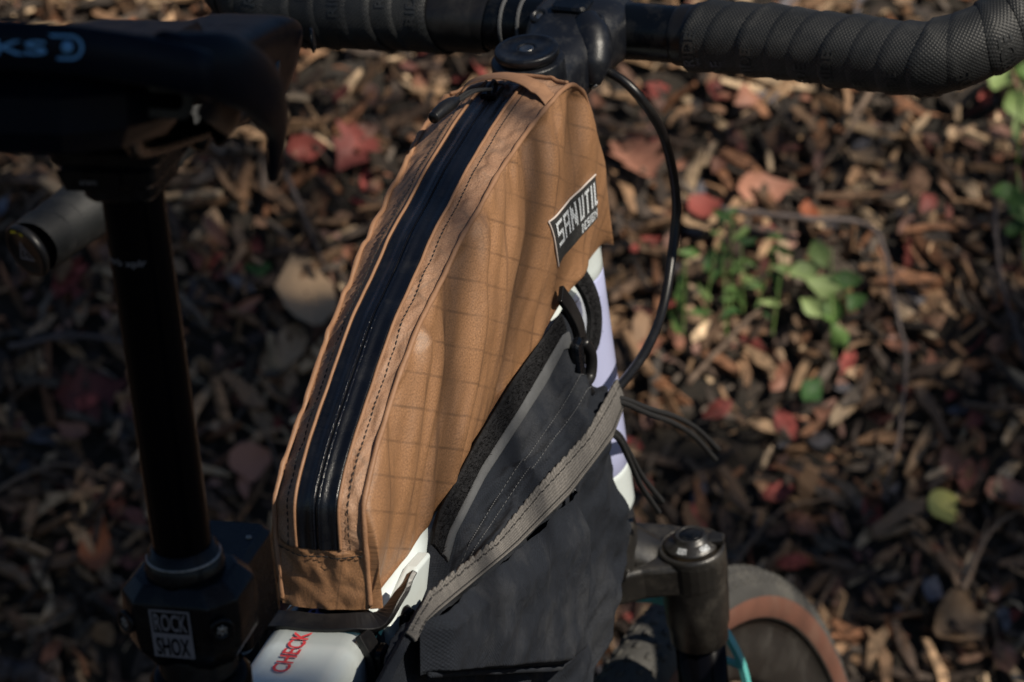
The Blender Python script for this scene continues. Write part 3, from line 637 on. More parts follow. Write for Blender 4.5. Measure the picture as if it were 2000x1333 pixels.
# handlebar -------------------------------------------------------------------
hbar = obj("handlebar", None, parent=bike)
def bar_path(sg):
    q = [(BT, BF, .0), (BT, BF, .05), (BT - .0015, BF - .001, .10), (BT - .001, BF - .004, .15), (BT - .0005, BF - .006, .186), (BT - .002, BF - .0035, .206), (BT - .0085, BF + .010, .230), (BT - .016, BF + .036, .246), (BT - .012, BF + .070, .256), (BT + .018, BF + .097, .263), (BT + .060, BF + .090, .278), (BT + .095, BF + .060, .293), (BT + .118, BF + .015, .312), (BT + .130, BF - .035, .331), (BT + .137, BF - .083, .349)]
    return [S(t + (.0035 if sg > 0 else 0.) * min(1, s / .1), fw, s * sg) for (t, fw, s) in q]
for sg in (1, -1):
    P, Ln = crom(bar_path(sg), 400); T, U, W = frames(P)
    acc = np.linspace(0, Ln, 400)
    def at(s, ph, r_):
        p = np.array([np.interp(s, acc, P[:, k]) for k in range(3)]); u_ = np.array([np.interp(s, acc, U[:, k]) for k in range(3)]); w_ = np.array([np.interp(s, acc, W[:, k]) for k in range(3)])
        return p + r_ * (math.cos(ph) * u_ + math.sin(ph) * w_)
    # bare centre section
    b = B(); s0 = .0; s1 = .082
    n1, sg1 = 14, 32; vv = []
    for i in range(n1):
        for k in range(sg1): vv.append(at(s0 + (s1 - s0) * i / (n1 - 1), 2 * math.pi * k / sg1, .0161))
    b.add(vv, [(i * sg1 + k, i * sg1 + (k + 1) % sg1, (i + 1) * sg1 + (k + 1) % sg1, (i + 1) * sg1 + k) for i in range(n1 - 1) for k in range(sg1)])
    obj("bar_centre", b.mesh("bar_centre"), BLKMET, hbar)
    def ringpiece(name, s0, s1, r0, r1, m, tilt=0., lip=.0006):
        v = []; n1 = 8; 
        for i in range(n1):
            k_ = i / (n1 - 1); rr = r0 + (r1 - r0) * k_ - (lip if i in (0, n1 - 1) else 0)
            for k in range(40):
                ph = 2 * math.pi * k / 40; v.append(at(max(0, s0 + (s1 - s0) * k_ + tilt * math.cos(ph + .6)), ph, rr))
        f = [(i * 40 + k, i * 40 + (k + 1) % 40, (i + 1) * 40 + (k + 1) % 40, (i + 1) * 40 + k) for i in range(n1 - 1) for k in range(40)]
        return v, f
    if sg > 0:
        for s_ in (.036, .047):
            v, f = ringpiece("r", s_, s_ + .0022, .0168, .0168, STEMM); obj("bar_ring", mkmesh("bar_ring", v, f), GREYBIND, hbar)
        v, f = ringpiece("fin", .064, .094, .0185, .0190, RUBBER, .002); obj("finishing_tape", mkmesh("finishing_tape", v, f), RUBBER, hbar)
        v, f = ringpiece("fin", .060, .078, .0180, .0182, RUBBER, -.002); obj("finishing_tape", mkmesh("finishing_tape", v, f), RUBBER, hbar)
        start = .088
    else:
        v, f = ringpiece("fin", .054, .066, .0172, .0176, RUBBER, .001); obj("finishing_tape", mkmesh("finishing_tape", v, f), RUBBER, hbar)
        v, f = ringpiece("fin", .0625, .075, .0182, .0205, RUBBER, .0015); obj("finishing_tape", mkmesh("finishing_tape", v, f), RUBBER, hbar)
        start = .068
    wl = .0165; i = 0; s = start
    while s < Ln - .012:
        w_ = wl * (1 + .18 * math.sin(i * 2.3 + sg)); tilt = .0065 + .0015 * math.sin(i * 1.7)
        rb = .0203 if s < .26 else .0186
        s1 = min(s + w_ * 1.22, Ln - .002); n1 = 9; v = []; uv = []
        rj = .0004 * math.sin(i * 4.1)
        for a_ in range(n1):
            k_ = a_ / (n1 - 1); rr = rb + rj + .0007 - .0015 * k_ - (.0012 if a_ == 0 else 0)
            for k in range(48):
                ph = 2 * math.pi * k / 48; sp = min(Ln - .001, max(.0, s + (s1 - s) * k_ + tilt * math.cos(ph + .9)))
                v.append(at(sp, ph, rr)); uv.append((sp, rr * ph))
        b = B(); b.add(v, [(a_ * 48 + k, a_ * 48 + (k + 1) % 48, (a_ + 1) * 48 + (k + 1) % 48, (a_ + 1) * 48 + k) for a_ in range(n1 - 1) for k in range(48)], uv)
        me = b.mesh("tape_wrap"); me.materials.append(TAPE)
        o_ = obj("tape_wrap", me, None, hbar)
        # raised lettering in the wrap
        if s < .30:
            for j, ph0 in enumerate((2.4 + 1.35 * ((i * .618) % 1), 4.6 + 1.2 * ((i * .37) % 1))):
                bb = B()
                def lt(x, y, ph0=ph0):
                    ph = ph0 - x / rb if sg < 0 else ph0 + x / rb
                    sp = s + w_ * .62 - y + tilt * math.cos(ph + .9)
                    if sg > 0: sp = s + w_ * .28 + y + tilt * math.cos(ph + .9)
                    k_ = (sp - tilt * math.cos(ph + .9) - s) / (s1 - s)
                    return at(sp, ph, rb + rj + .0007 - .0015 * k_ + .0005)
                textmap(bb, "RIDE", .0215, .0062, lt)
                bb.v += []
                me2 = bb.mesh("emb", False); bm = bmesh.new(); bm.from_mesh(me); bm.from_mesh(me2); 
                bm.to_mesh(me); bm.free(); bpy.data.meshes.remove(me2)
                n0 = len(b.f)
                mi = np.zeros(len(me.polygons), np.int32); mi[n0:] = 1
                if len(me.materials) < 2: me.materials.append(TAPEF)
                me.polygons.foreach_set("material_index", mi)
        s += w_; i += 1
    # bar end plug
    e = P[-1]; t_ = T[-1]
    b = B(); b.add(*lathe(e - t_ * .004, t_, [(0, .0150), (.003, .0182), (.0055, .0182), (.0068, .0168), (.0062, .0140), (.0052, .0128), (.0058, .0010)], 44)); obj("end_plug", b.mesh("end_plug"), RUBBER, hbar)
    b = B(); a_, x_, y_ = basis(t_); c0 = e + t_ * .0026
    tri = [(0, .0085), (-.0078, -.0055), (.0078, -.0055)]; tin = [(0, .0058), (-.0055, -.0040), (.0055, -.0040)]
    for h_ in (0,):
        vs = [c0 + x_ * p[1] + y_ * p[0] for p in tri] + [c0 + x_ * p[1] + y_ * p[0] for p in tin]; b.add(vs, [(k, (k + 1) % 3, 3 + (k + 1) % 3, 3 + k) for k in range(3)])
    textmap(b, "S", .0042, .0065, lambda x, y: c0 + y_ * (x - .0021) + x_ * (y - .0036)); obj("plug_emblem", b.mesh("plug_emblem", False), GREYPRINT, hbar)
    if sg > 0:
        v = []; 
        for k in range(7):
            ph = rad(18 - 70 * k / 6.)
            for rr in (.0143, .0160): v.append(e + t_ * .0031 + rr * (math.cos(ph) * x_ + math.sin(ph) * y_))
        obj("plug_mark", mkmesh("plug_mark", v, [(2 * k, 2 * k + 1, 2 * k + 3, 2 * k + 2) for k in range(6) if k in (0, 1, 3)]), YELLOW, hbar, "worn yellow marking on the bar end plug")
    # brake hood on the forward bend
    c0 = P[np.searchsorted(acc, .335)]; 
    hb = [c0 + AX * -.004, c0 + FW * .03 + AX * .012 + SD * .006 * sg, c0 + FW * .065 + AX * .030 + SD * .008 * sg, c0 + FW * .085 + AX * .058 + SD * .008 * sg]
    b = B(); b.add(*tube(hb, [.019, .0185, .0175, .010], 24, 24)); obj("brake_hood", b.mesh("brake_hood"), RUBBER, hbar)
    lv = [c0 + FW * .072 + AX * .028 + SD * .008 * sg, c0 + FW * .092 + AX * -.01 + SD * .022 * sg, c0 + FW * .085 + AX * -.05 + SD * .05 * sg, c0 + FW * .060 + AX * -.085 + SD * .07 * sg]
    b = B(); b.add(*tube(lv, [.007, .006, .0055, .004], 24, 12)); obj("brake_lever", b.mesh("brake_lever"), BLKMET, hbar)

# fork -------------------------------------------------------------------------
fork = obj("fork", None, parent=bike)
TC = .333
plan = []
for k in range(17): a = rad(-100 + 200 * k / 16.); plan.append((.022 + .0215 * math.sin(a) * .98, -.060 - .0215 * math.cos(a)))
# crown outline (fw, side): right boss -> rear waist -> left boss -> front waist
def crown_outline(g=0.):
    o = []
    for k in range(13): a = rad(-60 - 240 * k / 12. + 150); o.append((.022 + (.0205 + g) * math.cos(a), -.060 + (.0205 + g) * math.sin(a)))
    return o
def arc(cx, cy, r_, a0, a1, n=12): return [(cx + r_ * math.cos(rad(a0 + (a1 - a0) * k / (n - 1))), cy + r_ * math.sin(rad(a0 + (a1 - a0) * k / (n - 1)))) for k in range(n)]
pl = arc(.022, -.060, .0205, -190, 10, 16)           # right boss
pl += [(.044, -.040), (.042, -.022), (.041, 0), (.042, .022), (.044, .040)]
pl += arc(.022, .060, .0205, -10, 190, 16)
pl += [(-.006, .040), (-.019, .024), (-.026, .008), (-.026, -.008), (-.019, -.024), (-.006, -.040)]
v, f = prism(S(TC + .024, 0, 0), FW, SD, AX, pl, .022, .0022)
me = mkmesh("crown", v, f, smooth=False); bm = bmesh.new(); bm.from_mesh(me); bmesh.ops.recalc_face_normals(bm, faces=bm.faces); bm.to_mesh(me); bm.free()
o_ = obj("crown", me, CROWN, fork); bv = o_.modifiers.new("b", 'BEVEL'); bv.width = .0016; bv.segments = 3; bv.limit_method = 'ANGLE'
# raised crown hub and sloping shoulders to each boss
b = B(); b.add(*lathe(S(TC + .006, 0, 0), AX, [(0, .034), (.008, .0335), (.020, .033), (.0305, .0325), (.032, .031)], 44)); obj("crown_hub", b.mesh("crown_hub"), CROWN, fork)
for s_ in (-1, 1):
    rg = []
    for (sd_, zt, hf, fo) in ((.016, -.021, .021, .004), (.028, -.014, .019, .008), (.038, -.004, .016, .014), (.047, .003, .013, .018)):
        rg.append([S(TC + .006, fo - hf, sd_ * s_), S(TC + zt + .004, fo - hf * .8, sd_ * s_), S(TC + zt, fo - hf * .3, sd_ * s_), S(TC + zt, fo + hf * .3, sd_ * s_), S(TC + zt + .004, fo + hf * .8, sd_ * s_), S(TC + .006, fo + hf, sd_ * s_)])
    v = [p for r_ in rg for p in r_]; f = [(i * 6 + k, i * 6 + (k + 1) % 6, (i + 1) * 6 + (k + 1) % 6, (i + 1) * 6 + k) for i in range(3) for k in range(6)] + [tuple(range(6)), tuple(18 + k for k in range(6))]
    me = mkmesh("crown_shoulder", v, f, smooth=True); bm = bmesh.new(); bm.from_mesh(me); bmesh.ops.recalc_face_normals(bm, faces=bm.faces); bm.to_mesh(me); bm.free()
    o_ = obj("crown_shoulder", me, CROWN, fork); sm = o_.modifiers.new("s", 'SUBSURF'); sm.levels = 1; sm.render_levels = 2
    b = B(); b.add(*lathe(S(TC + .068, .022, .060 * s_), AX, [(0, .0165), (.001, .0175), (.012, .0178), (.014, .0190), (.036, .0200), (.066, .0203), (.0685, .0195), (.069, .0178), (.066, .0172)], 48)); obj("leg_boss", b.mesh("leg_boss"), CROWN, fork)
    b = B(); b.add(*lathe(S(TC + .0015, .022, .060 * s_), AX, [(0, .0178), (.0010, .0178), (.0012, .0165), (.0004, .0162)], 48)); obj("mud_ring", b.mesh("mud_ring"), OCHRE, fork)
    b = B(); b.add(*lathe(S(TC + .20, .022, .060 * s_), AX, [(0, .0152), (.132, .0152)], 44)); obj("stanchion", b.mesh("stanchion"), BLKGLOSS, fork)
    b = B(); b.add(*lathe(S(TC + .62 if False else .333 + .47, .030, .060 * s_), AX, [(0, .018), (.03, .0195), (.26, .0205), (.29, .0200), (.292, .0165)], 40)); obj("lower_leg", b.mesh("lower_leg"), TEAL, fork)
# lockout dial on the right leg, plain cap on the left
b = B(); DC = S(TC + .001, .022, -.060)
b.add(*lathe(DC, AX, [(0, .0158), (.0030, .0158), (.0034, .0154), (.0066, .0112), (.0070, .0100), (.0092, .0094), (.0098, .0086), (.0096, .0072), (.0090, .0068), (.0090, .0010)], 56)); obj("lockout_dial", b.mesh("lockout_dial"), CROWN, fork)
b = B(); b.add(*lathe(DC + AX * .0091, AX, [(0, .0066), (.0004, .0064), (.0005, .0010)], 40)); obj("dial_cap", b.mesh("dial_cap"), BLKMET, fork)
lvp = [(.010, -.0045), (.0195, -.0040), (.0200, .0030), (.012, .0065)]; dr = FW * .3 - SD * .95; dr /= np.linalg.norm(dr); dq = np.cross(AX, dr)
v, f = prism(DC + AX * .0025, dr, dq, AX, lvp, .005, .0012); obj("dial_lever", mkmesh("dial_lever", v, f, smooth=False), CROWN, fork)
def on_dial(ph, y):   # on the conical flank
    rr = .0152 - y * 1.05; hh = .0036 + y * .80; d = (-FW) * math.cos(ph) - SD * math.sin(ph); return DC + AX * (hh + .0002) + d * (rr + .0003)
b = B()
textmap(b, "LOCK", .0062, .0026, lambda x, y: on_dial(rad(8) - (x / .0145), .0030 - y + .0004)); textmap(b, "OPEN", .0066, .0026, lambda x, y: on_dial(rad(72) - (x / .0145), .0030 - y + .0004))
obj("dial_lettering", b.mesh("dial_lettering", False), PATCHW, fork)
b = B(); b.add(*lathe(S(TC + .001, .022, .060), AX, [(0, .016), (.004, .0155), (.007, .012), (.008, .002)], 40)); obj("air_cap", b.mesh("air_cap"), BLKMET, fork)
# arch of the lowers with open truss
ap = [(.475, .050, -.0790), (.440, .058, -.0700), (.412, .064, -.050), (.398, .067, -.025), (.394, .068, 0), (.398, .067, .025), (.412, .064, .050), (.440, .058, .0700), (.475, .050, .0790)]
P, _ = crom([S(*q) for q in ap], 50); P2, _ = crom([S(q[0] + .021 * (1 - abs(q[2]) / .11), q[1] + .002, q[2] * .80) for q in ap], 50)
def strip(Pa, w_, d_):
    T, U, W = frames(Pa); v = []
    for i in range(len(Pa)):
        nrm = np.cross(T[i], FW); nrm /= np.linalg.norm(nrm)
        for (a_, c_) in ((-1, -1), (1, -1), (1, 1), (-1, 1)): v.append(Pa[i] + nrm * w_ * a_ + FW * d_ * c_)
    n_ = len(Pa); f = [(i * 4 + k, i * 4 + (k + 1) % 4, (i + 1) * 4 + (k + 1) % 4, (i + 1) * 4 + k) for i in range(n_ - 1) for k in range(4)] + [(3, 2, 1, 0), tuple(n_ * 4 - 4 + k for k in range(4))]
    return v, f
b = B(); b.add(*strip(P, .0017, .0028)); b.add(*strip(P2, .0015, .0026))
for i in range(6, 46, 6):
    j = min(49, max(0, i + (3 if (i // 6) % 2 else -3))); b.add(*tube([P[i], (P[i] + P2[j]) / 2, P2[j]], .0026, 4, 8))
obj("fork_arch", b.mesh("fork_arch", False), TEAL, fork)

# wheels ------------------------------------------------------------------------
def torus_piece(prof, axle, fwd, up, side, seg=120):
    v = []; uv = []; n_ = len(prof)
    for i in range(seg):
        a = 2 * math.pi * i / seg; rd = fwd * math.cos(a) + up * math.sin(a)
        for (r_, s_) in prof: v.append(axle + rd * r_ + side * s_); uv.append((a * r_, s_))
    f = [(i * n_ + k, ((i + 1) % seg) * n_ + k, ((i + 1) % seg) * n_ + k + 1, i * n_ + k + 1) for i in range(seg) for k in range(n_ - 1)]
    return v, f, uv
def make_wheel(name, axle, fwd):
    up = np.array([0, 0, 1.]); side = np.cross(up, fwd)
    w = obj(name, None, parent=bike)
    tp = []
    for k in range(25):
        a = rad(-118 + 236 * k / 24.); tp.append((.3395 + .0225 * math.cos(a), .0225 * math.sin(a)))
    b = B(); b.add(*torus_piece(tp, axle, fwd, up, side)); 
    rnd = random.Random(3)
    for i in range(150):     # low knobs on the shoulders of the tread
        a = 2 * math.pi * i / 150
        for sp in (-46, -27, 27, 46, 0):
            a2 = a + (.5 if abs(sp) in (27,) else 0) * 2 * math.pi / 150; rd = fwd * math.cos(a2) + up * math.sin(a2); tg = -fwd * math.sin(a2) + up * math.cos(a2)
            nn = rd * math.cos(rad(sp)) + side * math.sin(rad(sp)); bb_ = -rd * math.sin(rad(sp)) + side * math.cos(rad(sp)); c = axle + rd * .3395 + nn * .0222
            vs = [c + tg * x * .0032 + bb_ * y * .0022 + nn * z for z in (0, .0011) for (x, y) in ((-1, -1), (1, -1), (1, 1), (-1, 1))]
            b.add(vs, [(4, 5, 6, 7), (0, 1, 5, 4), (1, 2, 6, 5), (2, 3, 7, 6), (3, 0, 4, 7)])
    obj("tyre", b.mesh("tyre"), TYRE, w)
    for s_ in (-1, 1):
        pr = []
        for k in range(8):
            a = rad(78 + 37 * k / 7.); pr.append((.3395 + .0229 * math.cos(a), s_ * .0229 * math.sin(a)))
        b = B(); b.add(*torus_piece(pr, axle, fwd, up, side)); obj("sidewall", b.mesh("sidewall"), TANWALL, w)
    b = B(); b.add(*torus_piece([(.327, .0185), (.325, .0150), (.316, .0152), (.305, .0145), (.290, .0105), (.284, .004), (.284, -.004), (.290, -.0105), (.305, -.0145), (.316, -.0152), (.325, -.0150), (.327, -.0185)], axle, fwd, up, side)); obj("rim", b.mesh("rim"), RIM, w)
    b = B(); b.add(*lathe(axle - side * .05, side, [(0, .008), (.012, .008), (.014, .020), (.022, .020), (.026, .012), (.074, .012), (.078, .020), (.086, .020), (.088, .008), (.10, .008)], 28)); obj("hub", b.mesh("hub"), BLKMET, w)
    for i in range(24):
        a = 2 * math.pi * i / 24; s_ = 1 if i % 2 else -1; a2 = a + (.9 if (i // 2) % 2 else -.9)
        p0 = axle + (fwd * math.cos(a2) + up * math.sin(a2)) * .019 + side * .029 * s_; p1 = axle + (fwd * math.cos(a) + up * math.sin(a)) * .286
        b = B(); b.add(*tube([p0, p1], .0009, 2, 6, smooth_path=False)); obj("spoke", b.mesh("spoke"), BLKMET, w)
    return w
make_wheel("front_wheel", np.array([.6650, -.0215, .1803]), np.array([math.cos(ST), math.sin(ST), 0]))
make_wheel("rear_wheel", np.array([-.425, 0, .1803]), np.array([1., 0, 0]))

# brake hose --------------------------------------------------------------------
b = B(); b.add(*tube([(.4172, -.027, .909), (.4155, -.041, .9025), (.4200, -.052, .8895), (.4500, -.056, .8655), (.4770, -.056, .8295), (.4745, -.055, .8005), (.4513, -.055, .7689), (.4161, -.053, .7493), (.3786, -.045, .7340), (.33, -.03, .715)], .0028, 70, 14)); obj("brake_hose", b.mesh("brake_hose"), RUBBER, bike)

# ------------------------------------------------------------------ tan top tube bag
bag = empty("top_tube_bag", "tan sailcloth top tube bag with black zip, strapped along the bicycle's top tube", "bag")
TP = [(0.0371, 0.7067), (0.0349, 0.7218), (0.0319, 0.7354), (0.0300, 0.7498), (0.0310, 0.7581), (0.0367, 0.7660), (0.0490, 0.7783), (0.0680, 0.7932), (0.0896, 0.8093), (0.1097, 0.8234), (0.1259, 0.8316), (0.1473, 0.8425), (0.1688, 0.8543), (0.1962, 0.8652), (0.2244, 0.8775), (0.2506, 0.8866), (0.2721, 0.8941), (0.3074, 0.9038), (0.3385, 0.9090), (0.3637, 0.9026), (0.3792, 0.8894), (0.3949, 0.8675), (0.4023, 0.8464), (0.4087, 0.8224), (0.4109, 0.8110)]
NT = 420
TC_, TL = crom(TP, NT)
tan = np.gradient(TC_, axis=0); tan /= np.linalg.norm(tan, axis=1)[:, None]; TNn = np.stack([-tan[:, 1], tan[:, 0]], 1)    # outward (left of travel = up/back)
SS = np.linspace(0, TL, NT)
def Tc(s): return np.array([np.interp(s, SS, TC_[:, 0]), np.interp(s, SS, TC_[:, 1])])
def Tn(s): return np.array([np.interp(s, SS, TNn[:, 0]), np.interp(s, SS, TNn[:, 1])])
def s_of(x, z): return SS[np.argmin((TC_[:, 0] - x) ** 2 + (TC_[:, 1] - z) ** 2)]
def bw(x): return float(np.interp(x, [.03, .08, .158, .245, .30, .34], [.0212, .0203, .0234, .0264, .0296, .0312]))
BP = np.array([(0.0371, 0.7067), (0.0886, 0.7143), (0.1306, 0.7260), (0.1906, 0.7488), (0.2466, 0.7668), (0.2859, 0.7776), (0.3240, 0.7909), (0.3679, 0.8037), (0.4109, 0.8110)])
BC, BL = crom(BP, 200)
def Bc(k): return np.array([np.interp(k, np.linspace(0, 1, 200), BC[:, 0]), np.interp(k, np.linspace(0, 1, 200), BC[:, 1])])
S_REAR = s_of(.0319, .7354); S_FRONT = s_of(.3385, .9090)

def wrinkle(x, z):
    """fold pattern of the cloth, metres outward"""
    t = x - .38 * z + .012 * nz(x * 14, z * 14, 8.)
    w = .0064 * nz(t * 25, z * 5.5, 1.3) + .0034 * nz(t * 58 + 2, z * 12, 4.) + .0009 * nz(t * 120, z * 40, 9.)
    w += .0016 * (abs(nz(t * 34 + 7, z * 9, 5.)) - .25)
    pm = math.exp(-(((x - .331) / .050) ** 4 + ((z - .838) / .030) ** 4)); en = min(1, max(.1, (x - .03) / .05)) * min(1, max(.1, (.405 - x) / .05))
    return w * (1 - .85 * pm) * en
def gusset(s, y01, off=0.):
    """strip that runs up the rear, along the top and down the front; y01 in -1..1"""
    c = Tc(s); n = Tn(s); x, z = c; w_ = bw(x)
    rear = smooth01((S_REAR - s) / .02 + .3); fr = smooth01((s - S_FRONT) / .03)
    crown = (.0030 + .0015 * fr) * (1 - abs(y01) ** 2.4)
    edge = 1 - abs(y01) ** 6
    mid = smooth01((abs(y01) - .50) / .2)
    wr = mid * (.0022 * nz(s * 55, y01 * 3.2, 7) + .0013 * nz(s * 120 + y01 * 2, y01 * 6, 2)) * (1 - abs(y01) ** 8)
    pull = .0012 * mid * (1 - abs(y01)) * math.sin(s * 260 + 2.5 * nz(s * 40)) * max(0, nz(s * 30, 5.))
    if s < S_REAR: wr = edge * (.0018 * nz(y01 * 1.6 + s * 70, s * 60 - y01 * 2.2, 3) + .0007 * nz(y01 * 4 - s * 90, s * 120, 1))
    roll = -.0085 * smooth01((y01 - .45) / .55) * (1 - rear) * (1 - fr)
    pk = .0014 * smooth01((y01 - .56) / .25) * math.sin(s * 210 + 5 * nz(s * 38, 2.)) * (.45 + .9 * abs(nz(s * 22, 6.))) * (1 - rear) * (1 - .5 * fr)
    h = crown * edge + wr + pull + roll + pk + off
    lw = 1 + .17 * smooth01((y01 - .4) / .6) * (1 - rear) * (1 - fr)
    return np.array([x + n[0] * h, y01 * w_ * lw, z + n[1] * h])
def panel_y(x, z, q, w_):
    """half width of the side panel at depth q (0 top seam .. 1 bottom seam)"""
    bulge = .0062 * math.sin(math.pi * min(1, max(0, q)) ** .8) + .0018 * math.exp(-(q / .05) ** 2) * 0
    env = min(1, q / .06) * min(1, (1 - q) / .05 + .35)
    tuck = .0015 * math.exp(-q / .13) * math.sin(x * 300 + 3.5 * nz(x * 45)) * min(1, q / .02) * min(1, max(0, (x - .04) / .03)) * min(1, max(0, (.37 - x) / .05))
    return w_ * (1 - .05 * q) + bulge + env * (wrinkle(x, z) * 1.25) + tuck
def panel(s01, q, sd):
    s = s01 * TL; c = Tc(s); kx = min(1, max(0, (c[0] - .0300) / (.4109 - .0300))); k = .5 * kx + .5 * s01 if False else kx
    bpt = Bc(k); p = c * (1 - q) + bpt * q
    w_ = bw(c[0]) * (1 - q) + bw(bpt[0]) * q
    if sd > 0:
        e = gusset(s, 1.0); k_ = (1 - q) ** 2; return np.array([p[0] + (e[0] - c[0]) * k_, panel_y(p[0], p[1], q, w_) * (1 - k_) + e[1] * k_, p[1] + (e[2] - c[1]) * k_])
    return np.array([p[0], sd * panel_y(p[0], p[1], q, w_), p[1]])
for sd, nm in ((-1, "side_panel"), (1, "side_panel")):
    qs = np.r_[0, .008, .02, .04, np.linspace(.06, 1, 66)]
    v = []; uv = []; n1 = 330
    for i in range(n1):
        for q in qs:
            p = panel(i / (n1 - 1), q, sd); v.append(p); uv.append((p[0], p[2]))
    m1 = len(qs); f = [(i * m1 + j, i * m1 + j + 1, (i + 1) * m1 + j + 1, (i + 1) * m1 + j) for i in range(n1 - 1) for j in range(m1 - 1)]
    if sd > 0: f = [q_[::-1] for q_ in f]
    else: PV = np.array(v)[::3]
    obj(nm, mkmesh(nm, v, f, uv), TAN, bag)
v, f, uv = grid(420, 61, lambda a, b_: gusset(a * TL, b_ * 2 - 1), lambda a, b_, p: (a * TL, (b_ * 2 - 1) * .03)); obj("top_panel", mkmesh("top_panel", v, f, uv), TAN_TOP, bag)
# rear panel is the lower end of the same strip, sewn on as its own piece
v, f, uv = grid(60, 61, lambda a, b_: gusset(S_REAR * a * 1.02, (b_ * 2 - 1) * .995, .0009), lambda a, b_, p: (a * S_REAR, (b_ * 2 - 1) * .03)); obj("rear_panel", mkmesh("rear_panel", v, f, uv), TAN, bag)
# base
v, f, uv = grid(80, 12, lambda a, b_: (lambda c: np.array([c[0], (b_ * 2 - 1) * bw(c[0]) * .95, c[1] + .001]))(Bc(a))); obj("base_panel", mkmesh("base_panel", v, f, uv), TAN, bag)
# seams along both upper edges
for sd in (-1, 1):
    pts = []
    for i in range(170):
        s = TL * (i / 169.) * .985 + .002; c = Tc(s); n = Tn(s); pts.append((c[0] + n[0] * .0003 - 0, sd * (bw(c[0]) + .0004 + .0003 * nz(s * 90, sd)), c[1] + n[1] * .0003) if sd < 0 else gusset(s, 1.0, .0004))
    rr = [.00135 + .0005 * nz(i * .31, sd) for i in range(170)]
    b = B(); b.add(*tube(pts, rr, 420, 10)); obj("seam", b.mesh("seam"), TAN_EDGE, bag)
# zip ---------------------------------------------------------------------------
zipo = obj("zip", None, parent=bag)
S0, S1 = S_REAR + .001, s_of(.328, .9075)
def zy(s, y): return y / bw(Tc(s)[0])
def zoff(y):
    a = abs(y); return .0006 + .0007 * math.exp(-((a - .0030) / .0024) ** 2) - .0008 * math.exp(-(a / .0006) ** 2) + .0003 * math.sin(a * 900)
ys = np.linspace(-.0102, .0102, 49)
v = []; uv = []
for i in range(300):
    s = S0 + (S1 - S0) * i / 299.
    for y in ys: v.append(gusset(s, zy(s, y), zoff(y) - .0004 * (abs(y) > .0095))); uv.append((s, y))
f = [(i * 49 + j, (i + 1) * 49 + j, (i + 1) * 49 + j + 1, i * 49 + j + 1) for i in range(299) for j in range(48)]
obj("zip_tape", mkmesh("zip_tape", v, f, uv), ZIP, zipo)
for sd in (-1, 1):
    b = B(); pts = [gusset(S0 + (S1 - S0) * i / 120., zy(S0 + (S1 - S0) * i / 120., sd * .0012), .0010) for i in range(121)]
    b.add(*tube(pts, .0007, 300, 8)); obj("zip_lip", b.mesh("zip_lip"), ZIPG, zipo)
    # folded cloth edges beside the zip
    b = B(); pts = [gusset(S0 + (S1 - S0) * i / 120., zy(S0 + (S1 - S0) * i / 120., sd * (.0106 + .0003 * nz(i * .2, sd * 3))), .0008) for i in range(121)]
    b.add(*tube(pts, .00085, 300, 8)); obj("zip_edge", b.mesh("zip_edge"), TAN_EDGE, bag)
def stitches(pts_fn, n, ln, wd, parent, m=THREAD, name="stitching"):
    b = B()
    for i in range(n):
        p0, p1, nn = pts_fn(i)
        d = p1 - p0; l_ = np.linalg.norm(d); d = d / l_; sd_ = np.cross(nn, d); p0 = p0 + d * l_ * (1 - ln) * .5; p1 = p1 - d * l_ * (1 - ln) * .5
        pm = (p0 + p1) / 2 + nn * wd * .9
        vs = []
        for p_, k_ in ((p0, .5), (pm, 1.), (p1, .5)): vs += [p_ - sd_ * wd * k_, p_ + nn * wd * .5 * k_, p_ + sd_ * wd * k_]
        b.add(vs, [(0, 1, 4, 3), (1, 2, 5, 4), (3, 4, 7, 6), (4, 5, 8, 7)])
    return obj(name, b.mesh(name), m, parent, kind="stuff")
for sd in (-1, 1):
    def pf(i, sd=sd):
        st = .0034; s = S0 - .001 + i * st; y = sd * .0146
        a_ = gusset(s, zy(s, y), .0005); c_ = gusset(s + st, zy(s + st, y), .0005); n = Tn(s); return a_, c_, np.array([n[0], 0, n[1]])
    stitches(pf, int((S1 - S0) / .0034) - 2, .72, .00038, bag)
def pf(i):
    st = .041 / 13; y = -.0205 + i * st; s = S_REAR - .0022
    a_ = gusset(s, y / bw(.03), .0016); c_ = gusset(s, (y + st) / bw(.03), .0016); n = Tn(s); return a_, c_, np.array([n[0], 0, n[1]])
stitches(pf, 13, .9, .0005, bag)
# slider, cord and pull
sS = s_of(.306, .9035); cS = gusset(sS, 0, .002); nS = np.array([Tn(sS)[0], 0, Tn(sS)[1]]); tS = np.cross(nS, AY) * -1
if tS[0] < 0: tS = -tS
b = B(); v, f = prism(cS - tS * .006, tS, AY, nS, [(-.004, -.0042), (.012, -.0042), (.014, 0), (.012, .0042), (-.004, .0042)], .0032, .0008); b.add(v, f)
b.add(*tube([cS + tS * .006 + nS * .003, cS + tS * .001 + nS * .0062, cS - tS * .006 + nS * .0055, cS - tS * .008 + nS * .003], .0012, 20, 8)); obj("slider", b.mesh("slider", False), BLKGLOSS, zipo)
pA = cS - tS * .007 + nS * .0050; pB = cS - tS * .030 + nS * .0065 + AY * .011; pC = cS - tS * .050 + nS * .0050 + AY * .0165
for k in (-1, 1):
    b = B(); b.add(*tube([pA + AY * .0012 * k, (pA + pB) / 2 + AY * .0015 * k + nS * .002, pB + AY * .001 * k], .00095, 20, 8)); obj("pull_cord", b.mesh("pull_cord"), CORD, zipo)
b = B(); b.add(*tube([pB + (pB - pC) * .12, pB, (pB + pC) / 2 + nS * .0008, pC, pC + (pC - pB) * .05], [.0016, .0034, .0038, .0036, .0030], 30, 16)); obj("pull_tab", b.mesh("pull_tab"), RUBBER, zipo)
